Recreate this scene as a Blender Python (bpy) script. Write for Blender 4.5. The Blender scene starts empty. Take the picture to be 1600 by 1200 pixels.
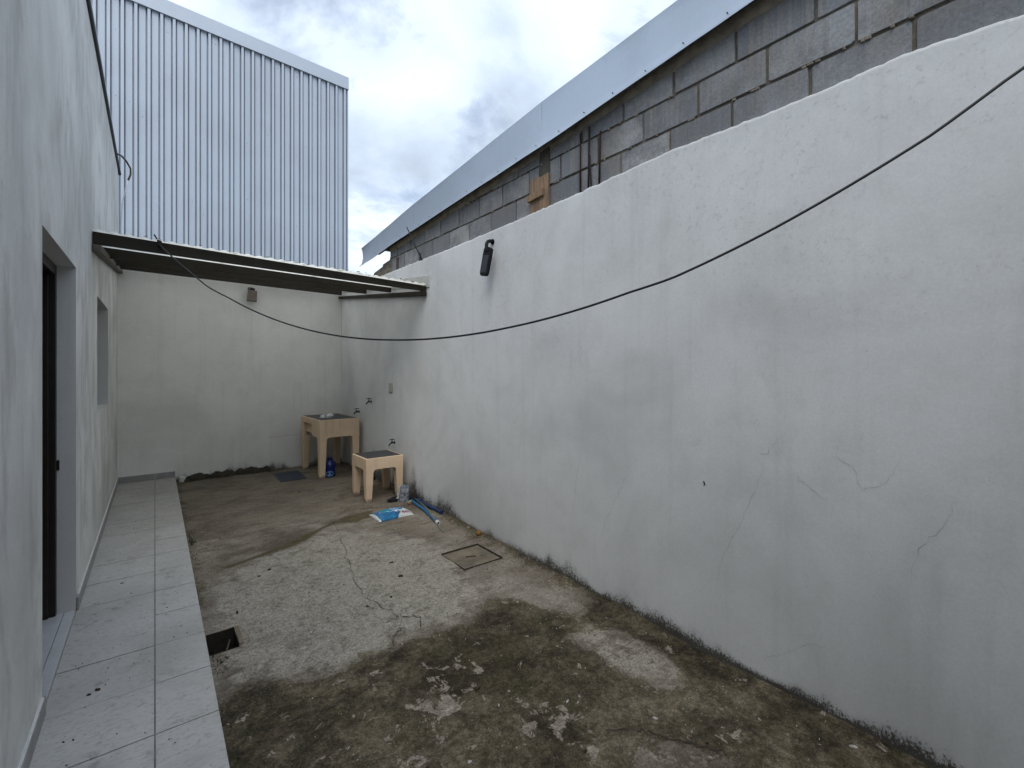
import bpy, bmesh, math, random
import numpy as np
from mathutils import Vector, Matrix, noise as mnoise

R = math.radians
random.seed(7)
scene = bpy.context.scene
COL = scene.collection

# ------------------------------------------------------------------ camera
cam = bpy.data.cameras.new('camera')
cam.sensor_fit = 'HORIZONTAL'; cam.sensor_width = 36.0
cam.lens = 720 / 1600 * 36
cam.shift_y = -25 / 1600
cam.clip_start = 0.05; cam.clip_end = 500
camo = bpy.data.objects.new('camera', cam)
camo.location = (0, 0, 1.62)
camo.rotation_euler = (R(90), 0, -math.atan2(558, 720))
COL.objects.link(camo)
scene.camera = camo
scene.cycles.max_bounces = 7; scene.cycles.diffuse_bounces = 5; scene.cycles.glossy_bounces = 3
scene.cycles.caustics_reflective = False; scene.cycles.caustics_refractive = False

# ------------------------------------------------------------------ world: overcast sky
SUN_EL, SUN_AZ = R(58), R(215)          # azimuth clockwise from +Y
world = bpy.data.worlds.new('World'); scene.world = world
world.use_nodes = True
wn = world.node_tree; wn.nodes.clear()
def wnode(t, **k):
    n = wn.nodes.new(t)
    for a, b in k.items(): setattr(n, a, b)
    return n
wout = wnode('ShaderNodeOutputWorld'); wbg = wnode('ShaderNodeBackground')
wbg.inputs['Strength'].default_value = 0.1
sky = wnode('ShaderNodeTexSky', sky_type='NISHITA', sun_disc=False, sun_elevation=SUN_EL, sun_rotation=SUN_AZ)
tc = wnode('ShaderNodeTexCoord')
sep = wnode('ShaderNodeSeparateXYZ'); wn.links.new(tc.outputs['Generated'], sep.inputs[0])
zz = wnode('ShaderNodeMath', operation='MAXIMUM'); wn.links.new(sep.outputs['Z'], zz.inputs[0]); zz.inputs[1].default_value = 0.0
za = wnode('ShaderNodeMath', operation='ADD'); wn.links.new(zz.outputs[0], za.inputs[0]); za.inputs[1].default_value = 0.25
comb = wnode('ShaderNodeCombineXYZ')
for i, ax in enumerate('XY'):
    d = wnode('ShaderNodeMath', operation='DIVIDE')
    wn.links.new(sep.outputs[ax], d.inputs[0]); wn.links.new(za.outputs[0], d.inputs[1])
    wn.links.new(d.outputs[0], comb.inputs[i])
def wnoise(scale, detail, rough, loc, dist=0.0):
    mp = wnode('ShaderNodeMapping'); mp.inputs['Location'].default_value = loc
    wn.links.new(comb.outputs[0], mp.inputs['Vector'])
    n = wnode('ShaderNodeTexNoise'); n.inputs['Scale'].default_value = scale
    n.inputs['Detail'].default_value = detail; n.inputs['Roughness'].default_value = rough
    n.inputs['Distortion'].default_value = dist
    wn.links.new(mp.outputs[0], n.inputs['Vector']); return n.outputs['Fac']
def wramp(f, stops):
    r = wnode('ShaderNodeValToRGB'); e = r.color_ramp.elements
    while len(e) < len(stops): e.new(0.5)
    for k, (p, c) in enumerate(stops):
        e[k].position = p; e[k].color = (*c, 1) if len(c) == 3 else c
    wn.links.new(f, r.inputs[0]); return r.outputs[0]
cloud_col = wramp(wnoise(1.9, 7, 0.52, (3.1, 1.7, 0.0), 0.25),
                  [(0.35, (4.1, 4.8, 5.8)), (0.44, (5.2, 6.1, 7.4)), (0.51, (6.2, 7.1, 8.4)), (0.62, (7.2, 8.0, 9.1))])
cover = wramp(wnoise(2.6, 9, 0.6, (0.4, 5.2, 2.0), 0.3), [(0.36, (0.50,)*3), (0.48, (1.0,)*3)])
wmix = wnode('ShaderNodeMix', data_type='RGBA')
wn.links.new(cover, wmix.inputs['Factor']); wn.links.new(sky.outputs[0], wmix.inputs['A']); wn.links.new(cloud_col, wmix.inputs['B'])
wn.links.new(wmix.outputs['Result'], wbg.inputs['Color']); wn.links.new(wbg.outputs[0], wout.inputs['Surface'])

# ------------------------------------------------------------------ sun through cloud
sl = bpy.data.lights.new('sun', 'SUN'); sl.energy = 1.5; sl.angle = R(45); sl.color = (1.0, 0.97, 0.92)
so = bpy.data.objects.new('sun', sl); COL.objects.link(so)
sd = Vector((math.cos(SUN_EL)*math.sin(SUN_AZ), math.cos(SUN_EL)*math.cos(SUN_AZ), math.sin(SUN_EL)))
so.rotation_euler = sd.to_track_quat('Z', 'Y').to_euler(); so.location = sd*20 + Vector((1, 3, 0))

vs = scene.view_settings
vs.view_transform = 'Standard'; vs.look = 'None'; vs.exposure = 0.53; vs.gamma = 1.0; vs.use_curve_mapping = False

# ================================================================== helpers
class G:
    """small wrapper for building a node material"""
    def __init__(s, name, rough=0.8, metal=0.0, spec=0.3):
        s.m = bpy.data.materials.new(name); s.m.use_nodes = True
        s.t = s.m.node_tree; s.b = s.t.nodes['Principled BSDF']
        s.b.inputs['Roughness'].default_value = rough; s.b.inputs['Metallic'].default_value = metal
        s.b.inputs['Specular IOR Level'].default_value = spec
    def n(s, t, **k):
        x = s.t.nodes.new(t)
        for a, b in k.items(): setattr(x, a, b)
        return x
    def put(s, v, sock):
        if isinstance(v, (int, float)): sock.default_value = v
        elif isinstance(v, (tuple, list)): sock.default_value = (*v, 1) if len(v) == 3 and sock.type == 'RGBA' else v
        else: s.t.links.new(v, sock)
    def pos(s): return s.n('ShaderNodeNewGeometry').outputs['Position']
    def obj(s): return s.n('ShaderNodeTexCoord').outputs['Object']
    def rand(s): return s.n('ShaderNodeObjectInfo').outputs['Random']
    def attr(s, a): return s.n('ShaderNodeAttribute', attribute_name=a).outputs['Fac']
    def map(s, v, scale=(1, 1, 1), loc=(0, 0, 0), rot=(0, 0, 0)):
        x = s.n('ShaderNodeMapping'); s.put(v, x.inputs['Vector'])
        x.inputs['Scale'].default_value = scale; x.inputs['Rotation'].default_value = rot
        s.put(loc, x.inputs['Location']); return x.outputs[0]
    def noise(s, v, scale, detail=4, rough=0.55, dist=0.0):
        x = s.n('ShaderNodeTexNoise'); s.put(v, x.inputs['Vector'])
        x.inputs['Scale'].default_value = scale; x.inputs['Detail'].default_value = detail
        x.inputs['Roughness'].default_value = rough; x.inputs['Distortion'].default_value = dist
        return x.outputs['Fac']
    def voro(s, v, scale, feature='F1', rand=1.0, out='Distance'):
        x = s.n('ShaderNodeTexVoronoi', feature=feature); s.put(v, x.inputs['Vector'])
        x.inputs['Scale'].default_value = scale; x.inputs['Randomness'].default_value = rand
        return x.outputs[out]
    def math(s, op, a, b=0.0, clamp=False):
        x = s.n('ShaderNodeMath', operation=op, use_clamp=clamp); s.put(a, x.inputs[0]); s.put(b, x.inputs[1]); return x.outputs[0]
    def rng(s, v, a, b, c=0.0, d=1.0, smooth=True):
        x = s.n('ShaderNodeMapRange', interpolation_type='SMOOTHSTEP' if smooth else 'LINEAR')
        s.put(v, x.inputs[0])
        for i, q in enumerate((a, b, c, d)): s.put(q, x.inputs[1+i])
        return x.outputs[0]
    def mix(s, f, a, b, blend='MIX'):
        x = s.n('ShaderNodeMix', data_type='RGBA', blend_type=blend)
        s.put(f, x.inputs['Factor']); s.put(a, x.inputs['A']); s.put(b, x.inputs['B']); return x.outputs['Result']
    def ramp(s, f, stops):
        r = s.n('ShaderNodeValToRGB'); e = r.color_ramp.elements
        while len(e) < len(stops): e.new(0.5)
        for k, (p, c) in enumerate(stops): e[k].position = p; e[k].color = (*c, 1)
        s.put(f, r.inputs[0]); return r.outputs[0]
    def sep(s, v):
        x = s.n('ShaderNodeSeparateXYZ'); s.put(v, x.inputs[0]); return x.outputs
    def vadd(s, a, b):
        x = s.n('ShaderNodeVectorMath', operation='ADD'); s.put(a, x.inputs[0]); s.put(b, x.inputs[1]); return x.outputs[0]
    def col(s, c): s.put(c, s.b.inputs['Base Color']); return s
    def rough(s, r): s.put(r, s.b.inputs['Roughness']); return s
    def bump(s, h, strength=0.3, dist=0.01):
        x = s.n('ShaderNodeBump'); x.inputs['Strength'].default_value = strength; x.inputs['Distance'].default_value = dist
        s.put(h, x.inputs['Height'])
        if s.b.inputs['Normal'].is_linked:
            s.t.links.new(s.b.inputs['Normal'].links[0].from_socket, x.inputs['Normal'])
        s.t.links.new(x.outputs[0], s.b.inputs['Normal']); return s

class MB:
    """collects verts and faces"""
    def __init__(s): s.v = []; s.f = []
    def box(s, x0, x1, y0, y1, z0, z1):
        b = len(s.v)
        s.v += [(x0,y0,z0),(x1,y0,z0),(x1,y1,z0),(x0,y1,z0),(x0,y0,z1),(x1,y0,z1),(x1,y1,z1),(x0,y1,z1)]
        s.f += [tuple(b+i for i in q) for q in ((0,3,2,1),(4,5,6,7),(0,1,5,4),(1,2,6,5),(2,3,7,6),(3,0,4,7))]
        return s
    def hexa(s, p):                       # 8 corners in box order
        b = len(s.v); s.v += [tuple(q) for q in p]
        s.f += [tuple(b+i for i in q) for q in ((0,3,2,1),(4,5,6,7),(0,1,5,4),(1,2,6,5),(2,3,7,6),(3,0,4,7))]
        return s
    def prism(s, poly, fn, d0, d1):       # 2D polygon extruded between depths d0, d1; fn(u, w, d) -> xyz
        b = len(s.v); n = len(poly)
        s.v += [fn(u, w, d0) for u, w in poly] + [fn(u, w, d1) for u, w in poly]
        s.f.append(tuple(b+i for i in range(n))[::-1]); s.f.append(tuple(b+n+i for i in range(n)))
        for i in range(n):
            j = (i+1) % n; s.f.append((b+i, b+j, b+n+j, b+n+i))
        return s
    def tube(s, pts, r, seg=8, caps=True):
        pts = [Vector(p) for p in pts]; b = len(s.v); up = None
        for i, p in enumerate(pts):
            t = (pts[min(i+1, len(pts)-1)] - pts[max(i-1, 0)]).normalized()
            if up is None: up = t.orthogonal().normalized()
            up = (up - t*up.dot(t)).normalized(); w = t.cross(up)
            rr = r[i] if isinstance(r, (list, tuple)) else r
            for k in range(seg):
                a = 2*math.pi*k/seg; s.v.append(tuple(p + up*rr*math.cos(a) + w*rr*math.sin(a)))
        for i in range(len(pts)-1):
            for k in range(seg):
                k2 = (k+1) % seg
                s.f.append((b+i*seg+k, b+i*seg+k2, b+(i+1)*seg+k2, b+(i+1)*seg+k))
        if caps:
            s.f.append(tuple(b+k for k in range(seg))[::-1]); e = b+(len(pts)-1)*seg
            s.f.append(tuple(e+k for k in range(seg)))
        return s
    def lathe(s, prof, c=(0, 0, 0), seg=20, sx=1.0, sy=1.0):
        b = len(s.v)
        for r, z in prof:
            for k in range(seg):
                a = 2*math.pi*k/seg; s.v.append((c[0]+r*sx*math.cos(a), c[1]+r*sy*math.sin(a), c[2]+z))
        for i in range(len(prof)-1):
            for k in range(seg):
                k2 = (k+1) % seg; s.f.append((b+i*seg+k, b+i*seg+k2, b+(i+1)*seg+k2, b+(i+1)*seg+k))
        s.f.append(tuple(b+k for k in range(seg))[::-1]); e = b+(len(prof)-1)*seg
        s.f.append(tuple(e+k for k in range(seg)))
        return s
    def mesh(s, name, fix=True):
        me = bpy.data.meshes.new(name); me.from_pydata(s.v, [], s.f)
        if fix:
            bm = bmesh.new(); bm.from_mesh(me); bmesh.ops.recalc_face_normals(bm, faces=bm.faces); bm.to_mesh(me); bm.free()
        me.update(); return me
    def build(s, name, mat, parent=None, smooth=False, bevel=0, bseg=2, fix=True):
        return link(name, s.mesh(name, fix), mat, parent, smooth, bevel, bseg)

def link(name, me, mat, parent=None, smooth=False, bevel=0, bseg=2):
    o = bpy.data.objects.new(name, me); COL.objects.link(o)
    if mat is not None and not me.materials: me.materials.append(mat.m if isinstance(mat, G) else mat)
    if parent is not None: o.parent = parent
    if smooth:
        for p in me.polygons: p.use_smooth = True
    if bevel:
        md = o.modifiers.new('bevel', 'BEVEL'); md.width = bevel; md.segments = bseg; md.limit_method = 'ANGLE'; md.angle_limit = R(35)
        for p in me.polygons: p.use_smooth = True
        wnm = o.modifiers.new('wn', 'WEIGHTED_NORMAL'); wnm.keep_sharp = True
    return o
def tag(o, label=None, cat=None, group=None, kind=None):
    if label: o['label'] = label
    if cat: o['category'] = cat
    if group: o['group'] = group
    if kind: o['kind'] = kind
    return o
def empty(name, loc=(0, 0, 0), rz=0):
    o = bpy.data.objects.new(name, None); COL.objects.link(o); o.empty_display_size = 0.1
    o.location = loc; o.rotation_euler = (0, 0, rz); return o
def fbm(x, y, z=0.0, o=4, seed=0.0):
    return mnoise.fractal(Vector((x+seed*13.7, y-seed*7.1, z+seed)), 0.9, 2.1, o)

# ================================================================== key dimensions
XL, XR, YB = -0.385, 2.47, 7.85      # house wall, boundary wall, end wall
Y0 = -1.9                             # everything runs on behind the camera to here
TZ = 0.12                             # top of the tiled path
XP = 0.218                            # outer edge of the tiled path
WT = 2.90                             # plaster top of the boundary wall
HT = 4.23                             # house wall top
def sst(a, b, v):
    t = min(1, max(0, (v-a)/(b-a))); return t*t*(3-2*t)
def gz(x, y): return 0.05*sst(1.4, 4.2, y)

# ================================================================== materials
def plaster(name, base, seed, streak=0.35, base_grime=1.0, grime_h=0.22, warm=None, top_z=None, mold=0.0, blotch=0.25, foot_zones=None, sz=0.35, patch=0.0):
    g = G(name, 0.88, spec=0.15); p = g.pos(); x, y, z = g.sep(p)
    off = g.map(p, loc=(seed*3.3, seed*1.7, seed*0.9))
    big = g.noise(off, 0.9, 5, 0.6, 0.4)
    c = g.mix(g.rng(big, 0.35, 0.7), base, tuple(v*(1-blotch) for v in base))
    mid = g.noise(off, 4.5, 4, 0.6, 0.2)
    c = g.mix(g.rng(mid, 0.45, 0.75, 0, 0.35), c, tuple(v*0.80 for v in (base[0]*1.02, base[1], base[2]*0.97)))
    st = g.noise(g.map(off, (7, 7, sz) if sz < 0.5 else (4.5, 4.5, sz)), 1.6, 4, 0.62, 0.15 if sz < 0.5 else 0.6)
    st2 = g.noise(g.map(off, (22, 22, 0.8)), 1.3, 3, 0.6)
    sm = g.math('MULTIPLY', g.rng(st, 0.50, 0.74), g.rng(st2, 0.3, 0.65, 0.35, 1))
    c = g.mix(g.math('MULTIPLY', sm, streak), c, (0.27, 0.265, 0.24))
    if patch:
        pn = g.noise(g.map(off, (1.6, 1.6, 0.8), (3, 3, 3)), 1.9, 5, 0.62, 0.8)
        c = g.mix(g.rng(pn, 0.48, 0.66, 0, patch), c, (0.40, 0.385, 0.355))
    fine = g.noise(off, 90, 3, 0.7)
    c = g.mix(g.rng(fine, 0.3, 0.75, 0.10, 0), c, (0.12, 0.12, 0.115))
    if mold:
        ms = g.noise(off, 34, 6, 0.72); mr = g.noise(off, 1.5, 5, 0.6, 0.3)
        mm = g.math('MULTIPLY', g.rng(ms, 0.53, 0.68), g.rng(mr, 0.44, 0.60))
        if top_z: mm = g.math('MULTIPLY', mm, g.rng(z, top_z-1.9, top_z-0.3))
        c = g.mix(g.math('MULTIPLY', mm, mold), c, (0.07, 0.068, 0.06))
    if base_grime:
        # damp and mould climbing from the foot: height varies along the wall
        hn = g.noise(g.map(p, (1, 1, 0.05), (seed, 0, 0)), 1.5, 4, 0.65, 0.2)
        hi = g.rng(hn, 0.36, 0.72, grime_h*0.32, grime_h*1.3)
        if foot_zones:
            for (ya, yb, kk) in foot_zones:
                w_ = (yb-ya)*0.3
                hi = g.math('MULTIPLY', hi, g.math('ADD', 1.0, g.math('MULTIPLY', kk, g.math('MULTIPLY', g.rng(y, ya-w_, ya+w_), g.rng(y, yb-w_, yb+w_, 1, 0)))))
        rel = g.math('DIVIDE', g.math('SUBTRACT', z, 0.02), hi)
        sp = g.noise(g.map(off, (1, 1, 0.6)), 120, 3, 0.75); sp_b = g.noise(off, 9, 4, 0.65)
        cloud = g.math('MULTIPLY', g.rng(rel, 0.0, 2.2, 1, 0), g.rng(sp_b, 0.32, 0.66, 0.35, 1))
        c = g.mix(g.math('MULTIPLY', cloud, 0.62*base_grime), c, (0.20, 0.19, 0.165))
        thr = g.math('ADD', g.rng(rel, 0.0, 1.9, 0.28, 0.80, False), g.math('MULTIPLY', g.math('SUBTRACT', 0.5, sp_b), 0.35))
        c = g.mix(g.rng(g.math('SUBTRACT', sp, thr), -0.14, 0.12, 0, 0.88*base_grime), c, (0.036, 0.031, 0.022))
    g.col(c)
    tr = g.noise(off, 1.8, 3, 0.5, 0.3)
    g.bump(tr, 0.16, 0.03); g.bump(g.noise(off, 26, 4, 0.6), 0.14, 0.005)
    return g

M_right = plaster('boundary_plaster', (0.725, 0.735, 0.735), 2.0, 0.11, 1.0, 0.06, top_z=WT, mold=0.2, blotch=0.2, foot_zones=[(2.3, 2.75, 2.2), (4.1, 6.9, 3.2)])
M_back = plaster('end_wall_plaster', (0.82, 0.815, 0.78), 5.0, 0.14, 1.0, 0.12, blotch=0.16)
M_left = plaster('house_plaster', (0.79, 0.795, 0.775), 8.0, 0.42, 0.0, blotch=0.30, sz=0.75, patch=0.5)
M_jamb = plaster('jamb_plaster', (0.66, 0.66, 0.65), 11.0, 0.1, 0.0, blotch=0.1)

def concrete_ground():
    g = G('yard_concrete', 0.85, spec=0.25); p = g.pos()
    moss, pale, wet, olive, flake = (g.attr(a) for a in ('moss', 'pale', 'wet', 'olive', 'flake'))
    def cn(scale, detail, rough, dist, loc, w=0.16):           # contrast-stretched noise, 0..1
        return g.rng(g.noise(g.map(p, loc=loc), scale, detail, rough, dist), 0.5-w, 0.5+w, 0, 1, False)
    n1 = cn(1.7, 5, 0.65, 0.5, (0, 0, 0)); n2 = cn(6.0, 6, 0.70, 0.5, (4, 2, 1), 0.18)
    n3 = cn(27, 5, 0.70, 0.3, (9, 1, 5), 0.20); n4 = cn(120, 2, 0.6, 0, (1, 1, 1), 0.25)
    st = g.rng(g.noise(g.map(p, (1.0, 4.5, 1), (3, 0, 0), (0, 0, 0.45)), 3.4, 6, 0.72, 0.7), 0.36, 0.64, 0, 1, False)
    def add(a, b, k): return g.math('ADD', a, g.math('MULTIPLY', g.math('SUBTRACT', b, 0.5), k))
    mixn = add(add(n1, n2, 0.55), n3, 0.35)
    c = g.ramp(mixn, [(0.0, (0.095, 0.078, 0.062)), (0.35, (0.155, 0.133, 0.112)), (0.65, (0.205, 0.182, 0.158)), (1.0, (0.27, 0.248, 0.22))])
    c = g.mix(g.rng(add(st, n3, 0.3), 0.55, 0.95, 0, 0.55), c, (0.088, 0.070, 0.054))
    # rubbed pale concrete
    pm = g.rng(add(add(pale, n2, 0.7), st, -0.35), 0.25, 0.75)
    pc = g.ramp(add(add(n3, n2, 0.6), n4, 0.3), [(0.0, (0.135, 0.12, 0.102)), (0.4, (0.27, 0.253, 0.225)), (0.75, (0.325, 0.308, 0.278)), (1.0, (0.39, 0.372, 0.338))])
    c = g.mix(g.math('MULTIPLY', pm, 0.85), c, pc)
    # brown damp film
    wm = g.rng(add(add(wet, n1, 0.6), st, 0.5), 0.25, 0.8)
    wc = g.ramp(add(n2, st, 0.7), [(0.0, (0.20, 0.172, 0.138)), (0.5, (0.155, 0.129, 0.10)), (1.0, (0.085, 0.067, 0.05))])
    c = g.mix(g.math('MULTIPLY', wm, 0.7), c, wc)
    # moss crust with a ragged edge
    mm = g.rng(add(add(moss, n2, 0.62), n3, 0.42), 0.40, 0.62)
    mc = g.ramp(add(add(g.rng(n1, 0, 1, 0.25, 0.75), n2, 0.8), n3, 0.7), [(0.0, (0.017, 0.0135, 0.008)), (0.3, (0.044, 0.036, 0.022)), (0.6, (0.080, 0.066, 0.043)), (1.0, (0.17, 0.143, 0.103))])
    green = cn(3.1, 4, 0.6, 0.2, (1, 8, 3))
    mc = g.mix(g.rng(green, 0.5, 1.0, 0, 0.4), mc, g.mix(n3, (0.025, 0.024, 0.008), (0.072, 0.064, 0.027)))
    c = g.mix(g.math('MULTIPLY', mm, 0.94), c, mc)
    om = g.rng(add(add(olive, n3, 0.6), n2, 0.6), 0.22, 0.6)
    c = g.mix(g.math('MULTIPLY', om, 0.9), c, g.mix(n3, (0.034, 0.028, 0.010), (0.085, 0.070, 0.030)))
    # scaled-off flakes: bare and light
    isl = g.noise(g.map(p, loc=(2.2, 6.1, 0)), 9.5, 6, 0.7, 0.5)
    im = g.math('MULTIPLY', g.rng(g.math('ADD', isl, g.math('MULTIPLY', flake, 0.15)), 0.615, 0.645), g.rng(mm, 0, 1, 0.15, 1))
    c = g.mix(g.math('MULTIPLY', im, 0.9), c, g.ramp(n3, [(0.0, (0.17, 0.14, 0.115)), (1.0, (0.39, 0.345, 0.31))]))
    cr = g.voro(p, 48)
    c = g.mix(g.math('MULTIPLY', g.rng(cr, 0.10, 0.20, 1, 0), g.rng(n2, 0.55, 0.9, 0, 0.75)), c, (0.035, 0.029, 0.022))
    cr2 = g.voro(g.map(p, loc=(3, 3, 3)), 36)
    c = g.mix(g.math('MULTIPLY', g.rng(cr2, 0.05, 0.11, 1, 0), g.rng(n1, 0.45, 0.75, 0, 0.8)), c, (0.42, 0.39, 0.355))
    c = g.mix(g.rng(n4, 0.0, 0.55, 0.5, 0), c, g.mix(mm, (0.10, 0.086, 0.072), (0.028, 0.024, 0.017)))
    c = g.mix(g.rng(n4, 0.7, 1.0, 0, 0.18), c, (0.42, 0.39, 0.35))
    n5 = cn(58, 3, 0.65, 0.2, (6, 2, 8), 0.20)
    gv_ = g.rng(add(n5, n4, 0.9), -0.2, 1.2, 0.66, 1.30, False)
    gc = g.n('ShaderNodeCombineColor')
    for q, k in zip(range(3), (1.0, 0.985, 0.93)): g.put(g.math('MULTIPLY', gv_, k), gc.inputs[q])
    c = g.mix(1.0, c, gc.outputs[0], 'MULTIPLY')
    g.col(c); g.rough(g.rng(mm, 0, 1, 0.80, 0.95))
    g.bump(add(n2, n3, 0.8), 0.6, 0.008); g.bump(add(n4, im, 0.8), 0.45, 0.003)
    return g
M_ground = concrete_ground()

def tile_mat():
    g = G('path_tile', 0.5, spec=0.3); p = g.pos(); r = g.rand()
    o = g.map(p, loc=(1.3, 0.4, 0))
    n = g.noise(o, 3.0, 6, 0.6, 0.3)
    c = g.mix(g.rng(n, 0.35, 0.7), (0.47, 0.465, 0.455), (0.40, 0.392, 0.38))
    c = g.mix(g.math('MULTIPLY', r, 0.16), c, (0.36, 0.355, 0.35))
    fl = g.noise(g.map(p, (1, 2.2, 1), (0, 0, 0), (0, 0, 0.6)), 34, 6, 0.7, 0.6)
    c = g.mix(g.rng(fl, 0.50, 0.62, 0, 0.5), c, (0.26, 0.255, 0.25))
    d = g.noise(g.map(p, loc=(4, 4, 4)), 13, 7, 0.72, 0.2)
    c = g.mix(g.rng(d, 0.56, 0.70, 0, 0.55), c, (0.17, 0.155, 0.135))
    c = g.mix(g.rng(g.noise(g.map(p, loc=(8, 2, 0)), 1.8, 5, 0.65, 0.4), 0.48, 0.68, 0, 0.4), c, (0.30, 0.285, 0.26))
    y = g.sep(p)[1]
    far = g.math('MULTIPLY', g.rng(y, 4.6, 6.6), g.rng(g.noise(p, 2.2, 6, 0.65), 0.3, 0.65, 0.25, 0.8))
    c = g.mix(g.math('MULTIPLY', far, 0.7), c, (0.30, 0.275, 0.245))
    v = g.voro(g.map(p, loc=(7, 3, 0)), 17)
    c = g.mix(g.rng(v, 0.045, 0.085, 0.8, 0), c, (0.07, 0.06, 0.05))
    g.col(c); g.rough(g.rng(d, 0.4, 0.7, 0.48, 0.7)); g.bump(n, 0.05, 0.01); g.bump(fl, 0.06, 0.002)
    return g
M_tile = tile_mat()
def simple(name, col, rough=0.8, metal=0.0, spec=0.3, var=0.25, scale=12, bump=0.2, bd=0.004, objspace=False, dark=None, dirt=0.0):
    g = G(name, rough, metal, spec); p = g.obj() if objspace else g.pos()
    n = g.noise(p, scale, 6, 0.62, 0.2)
    c = g.mix(g.rng(n, 0.3, 0.72), col, dark or tuple(v*(1-var) for v in col))
    if dirt:
        d = g.noise(g.map(p, loc=(5, 1, 2)), scale*0.5, 7, 0.7)
        c = g.mix(g.rng(d, 0.5, 0.7, 0, dirt), c, (0.10, 0.085, 0.065))
    g.col(c)
    if bump: g.bump(g.noise(p, scale*4, 5, 0.65), bump, bd)
    return g
M_grout = simple('grout', (0.25, 0.24, 0.22), 0.95, var=0.4, scale=20)
M_skirt = simple('skirting_tile', (0.34, 0.335, 0.33), 0.5, var=0.2, scale=9, bump=0.05, dirt=0.35)
M_sill = simple('threshold_tile', (0.52, 0.53, 0.55), 0.35, var=0.15, scale=8, bump=0.03, dirt=0.2)
M_frame = simple('door_frame_bronze', (0.030, 0.024, 0.019), 0.45, 0.3, 0.4, 0.3, 20, 0.05)
M_inner = simple('darkened_room_interior', (0.10, 0.095, 0.09), 0.9, var=0.2, scale=3, bump=0)  # dark wall colour stands for the unlit room behind the door
M_glass = G('window_glass', 0.06, spec=0.5).col((0.02, 0.025, 0.03))
M_black = simple('black_plastic', (0.011, 0.012, 0.014), 0.6, 0, 0.2, 0.3, 30, 0.05)
M_lens = simple('lamp_lens', (0.032, 0.034, 0.042), 0.4, 0, 0.5, 0.15, 20, 0.0)
M_bronze = simple('floodlight_bronze', (0.17, 0.14, 0.12), 0.5, 0.4, 0.4, 0.3, 25, 0.05)
M_mortar = simple('mortar', (0.27, 0.235, 0.185), 0.95, var=0.5, scale=14, bump=0.6, bd=0.01)
M_rust = simple('rusty_rebar', (0.055, 0.034, 0.026), 0.9, 0.2, 0.2, 0.4, 60, 0.5, 0.002)
M_steelbar = simple('dark_steel_bar', (0.045, 0.045, 0.048), 0.7, 0.3, 0.2, 0.3, 60, 0.3, 0.002)
M_wood = None
def wood():
    g = G('form_wood', 0.85, spec=0.2); p = g.pos()
    n = g.noise(g.map(p, (14, 14, 1.4)), 3.0, 6, 0.6, 0.6)
    c = g.mix(g.rng(n, 0.3, 0.7), (0.36, 0.245, 0.155), (0.20, 0.135, 0.085))
    c = g.mix(g.rng(g.noise(p, 9, 5), 0.5, 0.7, 0, 0.6), c, (0.20, 0.17, 0.14))
    g.col(c).bump(n, 0.3, 0.004); return g
M_wood = wood()
M_woodbrown = simple('brown_board', (0.12, 0.10, 0.082), 0.9, var=0.4, scale=14)
def block_mat():
    g = G('concrete_block', 0.93, spec=0.15); p = g.pos(); r = g.rand()
    off = g.n('ShaderNodeCombineXYZ'); g.put(g.math('MULTIPLY', r, 37.0), off.inputs[1]); pp = g.vadd(p, off.outputs[0])
    base = g.ramp(r, [(0.0, (0.20, 0.212, 0.235)), (0.3, (0.33, 0.342, 0.36)), (0.55, (0.48, 0.485, 0.49)), (0.8, (0.27, 0.283, 0.308)), (1.0, (0.42, 0.426, 0.43))])
    n = g.noise(pp, 5, 7, 0.65, 0.3)
    c = g.mix(g.rng(n, 0.35, 0.68), base, (0.22, 0.226, 0.238))
    # cement slurry runs, vertical, ignoring block edges
    y, z = g.sep(p)[1], g.sep(p)[2]
    run = g.noise(g.map(p, (1, 60, 1.6)), 1.0, 5, 0.6, 0.1)
    run2 = g.noise(g.map(p, (1, 19, 1.0), (0, 2, 0)), 1.0, 5, 0.6, 0.1)
    zone = g.rng(g.noise(g.map(p, (1, 1, 0.6), (0, 7.2, 0)), 1.15, 4, 0.55), 0.34, 0.50)
    hgt = g.rng(z, 2.95, 3.3, 0.25, 1.0)
    m = g.math('MULTIPLY', g.math('MULTIPLY', g.rng(run, 0.44, 0.56), g.rng(run2, 0.33, 0.50)), g.math('MULTIPLY', zone, hgt))
    c = g.mix(g.math('MULTIPLY', m, 0.45), c, (0.44, 0.41, 0.35))
    c = g.mix(g.rng(g.noise(g.map(p, loc=(0, 3, 9)), 3.5, 5, 0.65), 0.45, 0.68, 0, 0.4), c, (0.25, 0.22, 0.18))
    dk = g.rng(g.noise(g.map(p, (1, 30, 1.2), (0, 4, 2)), 1.0, 5), 0.6, 0.72, 0, 0.25)
    c = g.mix(dk, c, (0.07, 0.066, 0.058))
    f = g.noise(pp, 70, 6, 0.72)
    c = g.mix(g.rng(f, 0.3, 0.7, 0.35, 0), c, (0.06, 0.06, 0.063))
    g.col(c); g.bump(n, 0.4, 0.012); g.bump(f, 0.55, 0.004); g.bump(m, 0.3, 0.004)
    return g
M_block = block_mat()
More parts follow.
